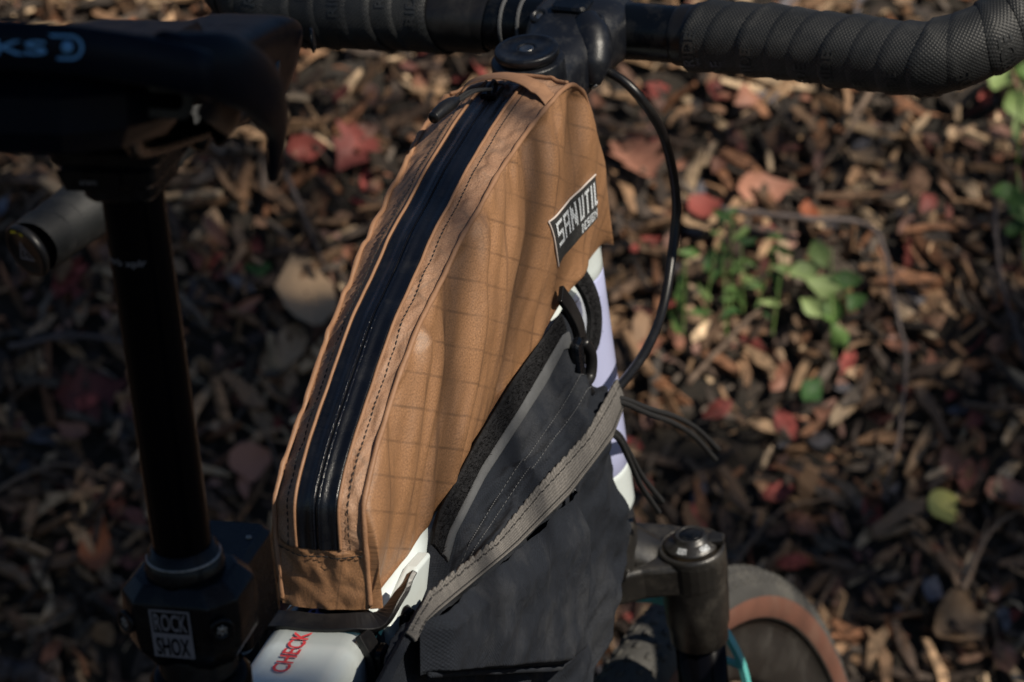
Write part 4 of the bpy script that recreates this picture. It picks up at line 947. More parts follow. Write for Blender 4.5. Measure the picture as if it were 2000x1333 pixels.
# cloth garage over the end of the zip
def garage(a, b_):
    y = -1 + 2 * b_; s = s_of(.322, .9065) + (a - .5) * .016 + .014 * abs(y) ** 1.7 * (1 if y < 0 else .5) * 0 - .012 * abs(y) ** 2
    lift = .0062 * (1 - abs(y) ** 1.8) * (1 - .35 * a) + .0012
    return gusset(s, y * .97, lift)
v, f, uv = grid(14, 60, garage, lambda a, b_, p: (a * .016, b_ * .06)); v, f, uv = thicken(v, f, uv, np.array([0, 0, -.0008])); obj("zip_garage", mkmesh("zip_garage", v, f, uv), TAN_EDGE, bag)
def pf(i):
    y = -.95 + i * 1.9 / 26
    def g(y): s = s_of(.358, .905) - .006 * abs(y) ** 2; return gusset(s, y, .0012)
    n = Tn(s_of(.358, .905)); return g(y), g(y + 1.9 / 26), np.array([n[0], 0, n[1]])
stitches(pf, 26, .8, .0004, bag)
pts = [gusset(s_of(.346, .908) - .006 * abs(y) ** 2, y * .97, .0014) for y in np.linspace(-1, 1, 40)]
b = B(); b.add(*tube(pts, .0011, 60, 8)); obj("front_seam", b.mesh("front_seam"), TAN_EDGE, bag)

# sewn-on patch --------------------------------------------------------------------
patch = obj("patch", None, parent=bag); patch["label"] = "black woven name patch on the right panel"
PT = [np.array(p) for p in ((.2880, .8445), (.3667, .8575), (.3760, .8315), (.3111, .8165))]     # TL TR BR BL in x,z
def pside(x, z):
    """right panel outer half width at x,z"""
    top = np.interp(x, TC_[30:330, 0], TC_[30:330, 1]); bot = np.interp(x, BC[:, 0], BC[:, 1]); q = (top - z) / max(1e-4, top - bot)
    d = (PV[:, 0] - x) ** 2 + (PV[:, 2] - z) ** 2; ix = np.argsort(d)[:60]; w_ = np.exp(-d[ix] / .006 ** 2); return float(-(PV[ix, 1] * w_).sum() / w_.sum())
def on_patch(a, b_, off=.0009):
    p = (PT[0] * (1 - a) + PT[1] * a) * (1 - b_) + (PT[3] * (1 - a) + PT[2] * a) * b_
    return np.array([p[0], -pside(p[0], p[1]) - off, p[1]])
v, f, uv = grid(50, 24, lambda a, b_: on_patch(a, b_, .0012 - .0008 * (a in (0., 1.) or b_ in (0., 1.)))); f = [q_[::-1] for q_ in f]; obj("patch_cloth", mkmesh("patch_cloth", v, f, uv), PATCHM, patch)
b = B(); b.add(*tube([on_patch(a, 0, .0007) for a in np.linspace(0, 1, 20)], .00055, 40, 6)); b.add(*tube([on_patch(0, a, .0007) for a in np.linspace(0, 1, 12)], .00055, 30, 6)); obj("patch_edge", b.mesh("patch_edge"), PATCHE, patch)
GL = {'S': ["1111", "1000", "1000", "1111", "0001", "0001", "1111"], 'A': ["1111", "1001", "1001", "1111", "1001", "1001", "1001"], 'N': ["1001", "1101", "1101", "1111", "1011", "1011", "1001"],
      'U': ["101", "101", "101", "101", "101", "101", "111"], 'T': ["111", "010", "010", "010", "010", "010", "010"], 'I': ["1", "1", "1", "1", "1", "1", "1"], 'L': ["10", "10", "10", "10", "10", "10", "11"], ' ': ["0"] * 7,
      'D': ["110", "101", "101", "101", "110"], 'E': ["111", "100", "110", "100", "111"], 's': ["111", "100", "111", "001", "111"], 'i': ["1", "1", "1", "1", "1"], 'G': ["111", "100", "101", "101", "111"], 'n': ["1001", "1101", "1011", "1001", "1001"]}
def pixtext(word, a0, b0, pa, pb, gap, bld):
    a = a0
    for ch in word:
        g = GL[ch]; wd = len(g[0])
        for r_, row in enumerate(g):
            for c_, q in enumerate(row):
                if q == '1':
                    x0 = a + c_ * pa; y0 = b0 + r_ * pb; m_ = .10
                    for sgn in (1, -1):      # each stitch is a small cross
                        cx, cy = x0 + pa / 2, y0 + pb / 2; hx, hy = pa * .46, pb * .46 * sgn; tx, ty = pa * .16, pb * .24
                        vs = [on_patch(cx - hx - tx * 0, cy - hy - ty, .0017), on_patch(cx + hx, cy + hy - ty, .0017), on_patch(cx + hx, cy + hy + ty, .0017), on_patch(cx - hx, cy - hy + ty, .0017)]
                        bld.add(vs, [(0, 1, 2, 3)])
        a += (wd + gap) * pa
b = B(); pixtext("SAN", .055, .10, .034, .073, .9, b); pixtext("UTIL", .575, .10, .034, .073, .9, b); pixtext("DEsiGn", .60, .70, .0165, .040, .9, b)
obj("patch_lettering", b.mesh("patch_lettering", False), PATCHW, patch)

# rubber straps with hooks -----------------------------------------------------------
def band(pts, w_, th, nrm_dir, n=50):
    P, _ = crom(pts, n); T, U, W = frames(P); v = []
    wdir = np.array(nrm_dir, float)
    for i in range(n):
        wd = wdir - T[i] * (wdir @ T[i]); wd /= np.linalg.norm(wd); nn = np.cross(T[i], wd)
        for (a_, c_) in ((-1, -1), (1, -1), (1, 1), (-1, 1)): v.append(P[i] + wd * w_ * a_ + nn * th * c_)
    f = [(i * 4 + k, i * 4 + (k + 1) % 4, (i + 1) * 4 + (k + 1) % 4, (i + 1) * 4 + k) for i in range(n - 1) for k in range(4)] + [(3, 2, 1, 0), tuple(n * 4 - 4 + k for k in range(4))]
    return v, f
def bevelled(name, v, f, m, parent, w_=.0012, label=None):
    me = mkmesh(name, v, f, smooth=False); bm = bmesh.new(); bm.from_mesh(me); bmesh.ops.recalc_face_normals(bm, faces=bm.faces); bm.to_mesh(me); bm.free()
    o = obj(name, me, m, parent, label); bv = o.modifiers.new("b", 'BEVEL'); bv.width = w_; bv.segments = 3; bv.limit_method = 'ANGLE'; bv.angle_limit = rad(50); return o
rs = obj("rear_strap", None, parent=bag)
x0 = .041
def ttp(y, h, x=x0): return np.array([x, y, tt_z(x) + h])
v, f = band([ttp(.030, -.03, .035), ttp(.027, -.004, .031), ttp(.018, .0022, .027), ttp(0, .0026, .026), ttp(-.016, .0026, .029), ttp(-.0265, .0010, .036), ttp(-.033, .008, .047), ttp(-.036, .014, .054)], .0052, .0014, (.88, 0, .47)); bevelled("strap", v, f, RUBBER, rs, .0005)
v, f = band([ttp(-.022, .001, .024), ttp(-.0275, -.010, .024), ttp(-.0285, -.028, .026), ttp(-.024, -.046, .028), ttp(-.005, -.053, .03), ttp(.022, -.046, .032), ttp(.028, -.02, .034)], .0058, .0016, (1, 0, .25)); bevelled("strap", v, f, RUBBER, rs, .0005)
v, f = prism(ttp(-.0275, -.020, .026), (1, 0, .25), (0, 0, 1), (0, -1, 0), rrect(.0055, .0140, .003, 5), .0050, .0012); bevelled("hook", v, f, BLKMET, rs, .0010)
b = B(); b.add(*tube([ttp(-.033, -.020, .020), ttp(-.036, -.030, .022), ttp(-.036, -.044, .024), ttp(-.030, -.050, .024)], .0026, 20, 10)); obj("strap_end", b.mesh("strap_end"), RUBBER, rs)
# front strap: loop round the tube, hook plate, free end, and the fuzzy hook-and-loop band
fs = obj("front_strap", None, parent=bag)
v, f = band([(.322, -.031, .800), (.3325, -.034, .7895), (.340, -.0365, .778), (.341, -.0370, .768), (.337, -.0365, .757)], .0052, .0014, (.9, 0, .35)); bevelled("strap", v, f, RUBBER, fs, .0005)
v, f = prism((.3275, -.0365, .7625), (.94, 0, .34), (-.30, 0, .95), (0, -1, 0), rrect(.0055, .0130, .003, 5), .0050, .0015); bevelled("hook", v, f, BLKMET, fs, .0010)
b = B(); b.add(*tube([(.334, -.040, .772), (.341, -.0425, .764), (.342, -.042, .752), (.335, -.040, .7475)], .0032, 24, 12)); obj("strap_keeper", b.mesh("strap_keeper"), RUBBER, fs)
b = B(); b.add(*tube([(.333, -.040, .7505), (.341, -.041, .7440), (.346, -.0415, .7415)], [.0026, .0026, .0022], 14, 12)); obj("strap_end", b.mesh("strap_end"), RUBBER, fs)
v, f = band([(.356, -.0215, .815), (.366, -.0275, .8035), (.3745, -.0325, .790), (.378, -.0345, .775), (.372, -.0335, .760), (.362, -.028, .750)], .0060, .0015, (.85, -.2, .30), 60); 
me = mkmesh("fuzzy_band", v, f, smooth=False); o_ = obj("hook_and_loop_band", me, VELC, fs)
rnd = random.Random(5); b = B()
P, _ = crom([(.356, -.0215, .815), (.366, -.0275, .8035), (.3745, -.0325, .790), (.378, -.0345, .775), (.372, -.0335, .760), (.362, -.028, .750)], 60)
for _ in range(1500):
    p = P[rnd.randrange(60)] + np.array([rnd.uniform(-.0062, .0062), -.0012, rnd.uniform(-.003, .003)]); d = np.array([rnd.gauss(.3, .6), -abs(rnd.gauss(.8, .4)), rnd.gauss(0, .6)]) * .0016; e_ = np.array([rnd.gauss(0, 1), rnd.gauss(0, 1), rnd.gauss(0, 1)]) * .00022
    b.add([p, p + e_, p + d + e_ * .5, p + d], [(0, 1, 2, 3)])
obj("fuzz", b.mesh("fuzz", False), VELC, fs, kind="stuff")

# ------------------------------------------------------------------ charcoal frame bag
fb = empty("frame_bag", "dusty charcoal canvas frame bag with grey webbing trim, under the tan bag", "bag")
def crv(pts): 
    A = np.array(pts, float); return lambda x: np.array([x, np.interp(x, A[:, 0], A[:, 1]), np.interp(x, A[:, 0], A[:, 2])])
r0 = crv([(-.06, -.0255, .672), (.06, -.0255, .682), (.095, -.0262, .700), (.1243, -.0262, .7300), (.1845, -.0275, .7525), (.2405, -.029, .7700), (.2826, -.0300, .7800), (.33, -.0305, .7900), (.38, -.0300, .790)])
r1 = crv([(-.06, -.028, .665), (.06, -.029, .672), (.100, -.0300, .700), (.1200, -.0312, .7210), (.1729, -.0318, .7410), (.2346, -.0325, .7560), (.3139, -.0335, .7790), (.33, -.034, .779), (.38, -.031, .760)])
r2 = crv([(-.06, -.031, .665), (.06, -.033, .672), (.105, -.0355, .700), (.1230, -.0360, .7180), (.1683, -.0365, .7340), (.221, -.0365, .7450), (.2771, -.0365, .7567), (.3096, -.0365, .7680), (.33, -.036, .764), (.38, -.032, .745)])
r3 = crv([(-.06, -.050, .690), (.0, -.051, .710), (.0244, -.052, .7190), (.0619, -.052, .7185), (.1261, -.052, .7166), (.196, -.052, .7243), (.292, -.052, .7308), (.3602, -.050, .7442), (.38, -.046, .738)])
r4 = crv([(-.06, -.053, .683), (.0077, -.055, .7120), (.0678, -.0555, .7110), (.1501, -.0555, .7090), (.2415, -.0555, .7110), (.3328, -.054, .7195), (.3741, -.050, .7287), (.38, -.047, .728)])
rails = [r0, r1, r2, r3, r4]
def fold(x, z, k=1.): return k * (.0028 * nz(x * 26, z * 40, 2.2) + .0014 * nz(x * 60 - z * 40, z * 70, 5.) + .0007 * nz(x * 140, z * 120, 1.))
def upper(a, b_):
    x = -.06 + .435 * a; k = b_ * 4; i = min(3, int(k)); t = k - i; p = rails[i](x) * (1 - t) + rails[i + 1](x) * t
    m_ = smooth01((b_ - .5) / .08) * (1 - smooth01((b_ - .74) / .05))
    fl = fold(x, p[2] * 2 + p[1] * 3, 2.6) * m_ + .0055 * m_ * math.sin(x * 48 + 3 * nz(x * 9)) * math.sin(math.pi * min(1, max(0, (b_ - .5) / .25)))
    end = smooth01((a - .93) / .07)
    return p + np.array([0, -.5, .85]) * fl + np.array([.004, .012, -.004]) * end
v, f, uv = grid(200, 60, upper, lambda a, b_, p: (p[0], p[1] * .8 + p[2])); v, f, uv = thicken(v, f, uv, np.array([0, .002, -.002])); obj("upper_panel", mkmesh("upper_panel", v, f, uv), GREYCLOTH, fb)
# fuzzy strip and pale binding next to the tan bag
def ribbon(ra, rb, x0, x1, k0, k1, off, n=140, m=10, wav=0.):
    def g(a, b_):
        x = x0 + (x1 - x0) * a; p = ra(x) * (1 - (k0 + (k1 - k0) * b_)) + rb(x) * (k0 + (k1 - k0) * b_); bow = .0009 * math.sin(math.pi * b_)
        w_ = wav * (1 - b_) * nz(x * 120, 1.); return p + np.array([0, -.45, .89]) * (off + bow) + np.array([0, .3, .7]) * w_
    return grid(n, m, g, lambda a, b_, p: (p[0], p[2] + p[1]))
v, f, uv = ribbon(r0, r1, .112, .322, .0, 1.05, .0014); v, f, uv = thicken(v, f, uv, np.array([0, .001, -.0012])); obj("hook_strip", mkmesh("hook_strip", v, f, uv), VELC, fb)
rnd = random.Random(8); b = B()
for _ in range(2600):
    x = rnd.uniform(.112, .32); k = rnd.uniform(.2, 1.05); p = r0(x) * (1 - k) + r1(x) * k + np.array([0, -.45, .89]) * .0022; d = np.array([rnd.gauss(0, .6), -abs(rnd.gauss(.7, .4)), abs(rnd.gauss(.6, .4))]) * .0013; e_ = np.array([rnd.gauss(0, 1), rnd.gauss(0, 1), rnd.gauss(0, 1)]) * .0002
    b.add([p, p + e_, p + d + e_ * .5, p + d], [(0, 1, 2, 3)])
obj("fuzz", b.mesh("fuzz", False), VELC, fb, kind="stuff")
v, f, uv = ribbon(r1, r2, .112, .325, .1, .72, .0018); v, f, uv = thicken(v, f, uv, np.array([0, .001, -.0012])); obj("binding", mkmesh("binding", v, f, uv), GREYBIND, fb)
# webbing trim with ruffled upper edge
def trim(a, b_):
    x = -.005 + .379 * a; p = r3(x) * (1 - b_) + r4(x) * b_
    ruf = (.0011 * math.sin(x * 640 + 4 * nz(x * 60)) + .0008 * nz(x * 300, 2.)) * (1 - b_) ** 2
    return p + np.array([0, -.85, .52]) * (.0018 + .0009 * math.sin(math.pi * b_) + ruf) + np.array([0, .15, .75]) * ruf * 1.2 + np.array([0, -.0015 * b_, -.0005 * b_])
v, f, uv = grid(420, 18, trim, lambda a, b_, p: (a * .379, b_ * .0125)); v, f, uv = thicken(v, f, uv, np.array([0, .0012, -.0006])); obj("webbing_trim", mkmesh("webbing_trim", v, f, uv), WEB, fb)
for bb_ in (.20, .80):
    def pf(i, bb_=bb_):
        a_ = .01 + i * .98 / 118; return trim(a_, bb_) + np.array([0, -.0004, .0002]), trim(a_ + .98 / 118, bb_) + np.array([0, -.0004, .0002]), np.array([0, -.85, .52])
    stitches(pf, 118, .7, .0004, fb)
for k_, kk in ((.60, GREYBIND), (.66, GREYBIND)):
    def pf(i, k_=k_):
        a_ = .30 + i * .62 / 120; return upper(a_, k_) + np.array([0, -.0004, .0006]), upper(a_ + .62 / 120, k_) + np.array([0, -.0004, .0006]), np.array([0, -.5, .85])
    stitches(pf, 120, .7, .00026, fb, GREYBIND)
# body below the trim: wraps round the front
xfz = ([.50, .55, .587, .592, .614, .631, .650, .681, .713, .745], [.29, .330, .362, .383, .395, .416, .420, .405, .385, .360])
def body(a, b_):
    z = .735 - .235 * b_; xf = float(np.interp(z, *xfz)) + .003 * math.sin(z * 120); 
    # path in plan: a 0..1 from rear along the right side, round the nose to the far side
    L1 = (xf - .025) + .07
    if a < .72: k = a / .72; x = -.07 + L1 * k; y = -.046 - .004 * math.sin(math.pi * k)
    else:
        k = (a - .72) / .28; ph = k * math.pi * .5; x = xf - .025 + .025 * math.sin(ph); y = -.046 + .046 * (1 - math.cos(ph))
    zz = min(z, float(np.interp(x, [-.07, .01, .15, .33, .40], [.67, .711, .708, .718, .727])) - .001)
    w_ = fold(x, z, 1.9) + .0026 * math.sin(x * 60 + z * 25 + 2 * nz(z * 20, x * 10))
    return np.array([x + (w_ * .6 if a > .72 else 0), y - w_, zz])
v, f, uv = grid(180, 110, body, lambda a, b_, p: (p[0], p[2])); f = [q_[::-1] for q_ in f]; obj("body", mkmesh("body", v, f, uv), GREYCLOTH, fb)
v, f, uv = grid(40, 40, lambda a, b_: np.array([-.07 + .36 * a, .044 + .002 * math.sin(a * 9), .70 - .2 * b_ - (1 - a) * .03])); obj("far_panel", mkmesh("far_panel", v, f, uv), GREYCLOTH, fb)
# outer pocket, proud of the body, with sharp front crease and a bottom hem
def pk_z(x): return float(np.interp(x, [-.02, .02, .21, .26], [.690, .6845, .628, .620]))
def pocket(a, b_):
    x = .012 + .246 * a; zt = r4(x)[2] - .001; zb = pk_z(x); z = zt + (zb - zt) * b_
    edge = smooth01((1 - a) / .035) * smooth01((a) / .06); bot = smooth01((1 - b_) / .07)
    y = -.0535 - .0125 * edge * (.35 + .65 * bot) * (.55 + .45 * smooth01(b_ / .25)) - fold(x, z, 1.1) * edge
    return np.array([x + .004 * b_ * a, y, z])
v, f, uv = grid(130, 70, pocket, lambda a, b_, p: (p[0], p[2])); obj("pocket", mkmesh("pocket", v, f, uv), GREYCLOTH, fb)
pts = [pocket(a, 1.) + np.array([0, -.001, -.0005]) for a in np.linspace(.02, .98, 30)]; b = B(); b.add(*tube(pts, .0016, 60, 8)); obj("pocket_hem", b.mesh("pocket_hem"), GREYCLOTH, fb)
pts = [pocket(.985, q) + np.array([0, -.0006, 0]) for q in np.linspace(.0, 1, 20)]; b = B(); b.add(*tube(pts, .0011, 50, 8)); obj("pocket_seam", b.mesh("pocket_seam"), GREYBIND, fb)
# drawcords
def cordpair(p, nm, d=.0022):
    for k in (-1, 1):
        q = [np.array(c) + np.array([.0, 0, 1.]) * d * k * (.35 + .65 * i / (len(p) - 1)) + np.array([.004 * k, 0, 0]) * (i / (len(p) - 1)) ** 2 for i, c in enumerate(p)]
        b = B(); b.add(*tube(q, .0016, 60, 10)); o = obj("drawcord", b.mesh("drawcord"), CORD, fb, nm)
cordpair([(.357, -.050, .7360), (.3675, -.055, .7322), (.4105, -.057, .7173), (.4704, -.057, .6986), (.5278, -.056, .6776), (.5891, -.055, .6494)], "doubled black drawcord sticking out past the head tube")
cordpair([(.350, -.045, .720), (.3677, -.050, .7130), (.3899, -.051, .6961), (.4186, -.051, .6743), (.4664, -.050, .6471)], "doubled black drawcord hanging beside the head tube")

# ------------------------------------------------------------------ fallen leaves, chips, twigs, weeds
def leafmat(name, c1, c2, spec=.3, trans=0., nsc=5.):
    m = bpy.data.materials.new(name); m.use_nodes = True; nt = m.node_tree; N = nt.nodes; Lk = nt.links; p = N["Principled BSDF"]
    oi = N.new("ShaderNodeObjectInfo"); tc = N.new("ShaderNodeTexCoord"); n1 = N.new("ShaderNodeTexNoise"); n1.inputs["Scale"].default_value = nsc; n1.inputs["Detail"].default_value = 9; n1.inputs["Roughness"].default_value = .68
    ad = N.new("ShaderNodeVectorMath"); ad.operation = 'ADD'; Lk.new(tc.outputs["Object"], ad.inputs[0]); Lk.new(oi.outputs["Location"], ad.inputs[1]); Lk.new(ad.outputs[0], n1.inputs["Vector"])
    a_ = N.new("ShaderNodeMath"); a_.operation = 'MULTIPLY_ADD'; a_.inputs[1].default_value = .7; Lk.new(oi.outputs["Random"], a_.inputs[0]); Lk.new(n1.outputs[0], a_.inputs[2])
    mr = N.new("ShaderNodeMapRange"); mr.inputs[1].default_value = .45; mr.inputs[2].default_value = 1.1; Lk.new(a_.outputs[0], mr.inputs[0])
    mx = N.new("ShaderNodeMix"); mx.data_type = 'RGBA'; mx.inputs[6].default_value = (*c1, 1); mx.inputs[7].default_value = (*c2, 1); Lk.new(mr.outputs[0], mx.inputs[0])
    Lk.new(mx.outputs[2], p.inputs["Base Color"]); p.inputs["Roughness"].default_value = .6; p.inputs["Specular IOR Level"].default_value = spec
    if trans:
        p.inputs["Subsurface Weight"].default_value = 0
        tr = N.new("ShaderNodeBsdfTranslucent"); ms = N.new("ShaderNodeMixShader"); ms.inputs[0].default_value = trans; Lk.new(mx.outputs[2], tr.inputs[0]); Lk.new(p.outputs[0], ms.inputs[1]); Lk.new(tr.outputs[0], ms.inputs[2]); Lk.new(ms.outputs[0], N["Material Output"].inputs[0])
    bp = N.new("ShaderNodeBump"); bp.inputs["Strength"].default_value = .5; bp.inputs["Distance"].default_value = .001; Lk.new(n1.outputs[0], bp.inputs["Height"]); Lk.new(bp.outputs[0], p.inputs["Normal"])
    return m
LM = {'red': leafmat("leaf_red", (.08, .020, .018), (.24, .06, .048)), 'salmon': leafmat("leaf_salmon", (.15, .065, .042), (.36, .17, .115)), 'tan': leafmat("leaf_tan", (.15, .088, .048), (.36, .245, .15)),
      'brown': leafmat("leaf_brown", (.045, .026, .018), (.17, .09, .05)), 'grey': leafmat("leaf_grey", (.08, .08, .10), (.19, .20, .25)), 'green': leafmat("leaf_green", (.03, .085, .025), (.11, .20, .05), .4, .25),
      'pale': leafmat("leaf_pale_green", (.17, .27, .075), (.29, .38, .15), .4, .25), 'yellow': leafmat("leaf_yellow", (.40, .38, .10), (.50, .47, .18)), 'rust': leafmat("leaf_rust", (.20, .055, .025), (.32, .11, .05))}
def leaf_mesh(name, outline, curl, fold_, twist, seed):
    """outline: half-width at stations along a unit-length blade"""
    rnd = random.Random(seed); n = len(outline); v = []
    for i, hw in enumerate(outline):
        x = i / (n - 1) - .5
        for j, y in enumerate((-1, -.5, 0, .5, 1)):
            hh = hw * rnd.uniform(.86, 1.12)
            z = curl * (x * x * 2 - .2) + fold_ * abs(y) * hw * 1.4 + twist * x * y * hw + rnd.uniform(-.025, .025)
            v.append((x, y * hh, z))
    f = [(i * 5 + j, (i + 1) * 5 + j, (i + 1) * 5 + j + 1, i * 5 + j + 1) for i in range(n - 1) for j in range(4)]
    return v, f
OV = [.02, .17, .27, .31, .29, .23, .13, .02]; LOB = [.03, .12, .34, .20, .44, .22, .30, .10, .02]; NAR = [.02, .09, .14, .16, .15, .11, .06, .01]; RND = [.10, .34, .44, .46, .42, .30, .08]
SH = {}
for i in range(4):
    SH['oval', i] = leaf_mesh("o", OV, (.35, -.3, .6, .15)[i], (.35, .2, .5, -.3)[i], (.3, -.8, .4, .9)[i], 10 + i)
    SH['lobed', i] = leaf_mesh("l", LOB, (.3, .5, -.3, .2)[i], (.3, .15, .4, .5)[i], (.5, -.6, .2, 0)[i], 20 + i)
    SH['narrow', i] = leaf_mesh("n", NAR, (.2, .5, -.35, .1)[i], (.3, .4, .2, .6)[i], (.5, -.8, .9, 0)[i], 30 + i)
    SH['round', i] = leaf_mesh("r", RND, (.3, .5, .15, -.2)[i], (.2, .35, .1, .4)[i], (.3, -.4, .6, 0)[i], 40 + i)
_lm = {}
def lmesh(shape, i, col):
    k = (shape, i, col)
    if k not in _lm:
        v, f = SH[shape, i]; me = mkmesh("fallen_leaf", v, f); me.materials.append(LM[col]); _lm[k] = me
    return _lm[k]
def place(o, a, b_, size, spin, tilt, td, off, wide=1.):
    t, s, n = frame_at(a, b_, spin, tilt, td); p = bank(a, b_, off)
    o.matrix_world = Matrix(((t[0] * size, s[0] * size * wide, n[0] * size, p[0]), (t[1] * size, s[1] * size * wide, n[1] * size, p[1]), (t[2] * size, s[2] * size * wide, n[2] * size, p[2]), (0, 0, 0, 1)))
def leaf(a, b_, size, spin, col, shape, label, group=None, tilt=.25, td=1., off=.024, i=0, wide=1., name="fallen_leaf"):
    if not group: size *= .84; tilt += .15
    o = obj(name, lmesh(shape, i, col), None, None, label, "leaf", group); place(o, a, b_, size, spin, tilt, td, off, wide); return o
leaf(.391, .690, .040, .5, 'yellow', 'round', "small pale yellow rounded leaf near the lower right corner", i=2)
leaf(.449, .695, .060, 1.9, 'salmon', 'round', "large curled salmon leaf at the right edge beside the yellow leaf", i=1, tilt=.5)
leaf(.372, .600, .038, 1.2, 'grey', 'oval', "bluish grey leaf low on the right, above a tan one", i=0)
leaf(.392, .572, .062, .6, 'tan', 'round', "tan leaf low on the right, below the bluish grey one", i=3)
leaf(-.193, .915, .125, 1.75, 'tan', 'narrow', "long pale tan husk-like leaf between the seatpost and the bag", i=0, wide=1.7, off=.03)
leaf(-.205, .860, .075, 1.25, 'tan', 'narrow', "shorter tan leaf just under the long husk-like leaf", i=2, wide=1.4, off=.03)
leaf(-.394, .815, .085, .3, 'red', 'lobed', "dull red lobed leaf left of the seatpost, half in shade", i=1)
leaf(-.335, .790, .075, 2.4, 'red', 'oval', "wide dull red leaf touching the left side of the seatpost in the picture", i=3)
leaf(-.242, .741, .050, .4, 'salmon', 'round', "pale salmon leaf between the seatpost and the bag's lower end", i=0)
leaf(-.379, .656, .075, 1.4, 'rust', 'narrow', "orange brown upright leaf left of the seatpost collar", i=1, wide=1.5)
leaf(-.404, .773, .045, 2.6, 'salmon', 'oval', "small salmon leaf at the left under the dull red lobed leaf", i=2)
leaf(.202, 1.150, .045, 1.2, 'red', 'oval', "bright red leaf right under the taped right half of the bar", i=0, tilt=.5)
leaf(.232, 1.144, .042, .6, 'salmon', 'oval', "salmon leaf to the right of the bright red leaf under the bar", i=1, tilt=.4)
leaf(.243, 1.039, .075, .15, 'salmon', 'narrow', "long salmon leaf lying level, right of the brake hose", i=1, wide=1.7)
leaf(.185, 1.014, .044, 2.2, 'red', 'round', "rosy red leaf just below the left end of the long salmon leaf", i=0)
leaf(.286, 1.010, .036, 1.6, 'rust', 'oval', "rust coloured upright leaf under the right end of the long salmon leaf", i=0)
leaf(.120, 1.070, .090, 2.0, 'salmon', 'lobed', "big dusky pink leaf partly behind the brake hose", i=3)
leaf(-.150, 1.078, .075, 1.0, 'red', 'lobed', "crumpled red leaf left of the zip pull, near the bag's top", i=2)
leaf(-.200, 1.072, .055, .2, 'red', 'oval', "dark red leaf beside the drooping right wing of the saddle", i=2)
leaf(.341, 1.072, .048, 2.5, 'tan', 'oval', "cream coloured leaf, the upper of a pair at the right", i=0, wide=.8)
leaf(.360, 1.045, .040, 2.5, 'tan', 'narrow', "cream coloured leaf, the lower of a pair at the right", i=1, wide=1.2)
leaf(.276, .807, .042, .9, 'green', 'oval', "single dark green leaf lying below the leafy seedling", i=0, off=.03)
leaf(.425, .777, .030, .7, 'red', 'oval', "small red leaf in the dark patch at the right", i=1)
leaf(-.240, .945, .035, 2.8, 'green', 'oval', "small dark green leaf near the seatpost, left of the long husk", i=3)
LMK = [(.391, .690, "the small yellow leaf"), (.449, .695, "the large curled salmon leaf"), (.372, .600, "the bluish grey leaf"), (-.193, .915, "the long tan husk"), (-.394, .815, "the red lobed leaf"), (-.242, .741, "the pale salmon leaf"), (-.379, .656, "the orange brown upright leaf"),
       (.202, 1.150, "the bright red leaf"), (.243, 1.039, "the long salmon leaf"), (.185, 1.014, "the rosy red leaf"), (.120, 1.070, "the dusky pink leaf"), (-.150, 1.078, "the crumpled red leaf"), (.350, 1.06, "the cream leaf pair"), (.276, .807, "the single dark green leaf"), (.219, .905, "the thin-leaved weed"),
       (.29, .91, "the pale green seedling"), (.49, 1.12, "the yellow green sprig"), (.48, .99, "the dark green sprig"), (.215, .872, "the straight brown twig"), (.356, .85, "the bent dark runner"), (.24, .68, "the twig above the tyre"), (-.40, .87, "the level grey stick"), (-.43, .535, "the thick dark stick"), (-.195, .990, "the dark grey twig")]
DIRS = ["right of", "above right of", "above", "above left of", "left of", "below left of", "below", "below right of"]
used_labels = set()
def where(look, a, b_):
    order = sorted(LMK, key=lambda q: (q[0] - a) ** 2 + (q[1] - b_) ** 2)
    for far in ("", "well "):
        for q in order[:6]:
            t = look + " " + far + DIRS[int(round(math.degrees(math.atan2(b_ - q[1], a - q[0])) / 45.)) % 8] + " " + q[2]
            if t not in used_labels: used_labels.add(t); return t
    return look + " lying loose among the wood chips"
CW = {'red': "brick red", 'salmon': "salmon pink", 'tan': "tan", 'brown': "dark brown", 'grey': "bluish grey"}; SW = {'oval': "oval", 'narrow': "slender", 'lobed': "ragged", 'round': "rounded"}
rnd = random.Random(21)
for k in range(85):
    col = rnd.choices(['red', 'salmon', 'tan', 'brown', 'grey'], [1.6, 3, 4, 4, 1])[0]; shp = rnd.choice(['oval', 'oval', 'narrow', 'narrow', 'lobed', 'round']); i = rnd.randrange(4); sz = rnd.uniform(.018, .044); a_, b_ = rnd.uniform(-.54, .54), rnd.uniform(.50, 1.30)
    look = ("small " if sz < .027 else "large " if sz > .037 else "") + CW[col] + " " + SW[shp] + " leaf"
    leaf(a_, b_, sz, rnd.uniform(0, 6.28), col, shp, where(look, a_, b_), "loose dry leaves on the bank", abs(rnd.gauss(.2, .45)), rnd.uniform(0, 6.28), rnd.uniform(.010, .030), i)
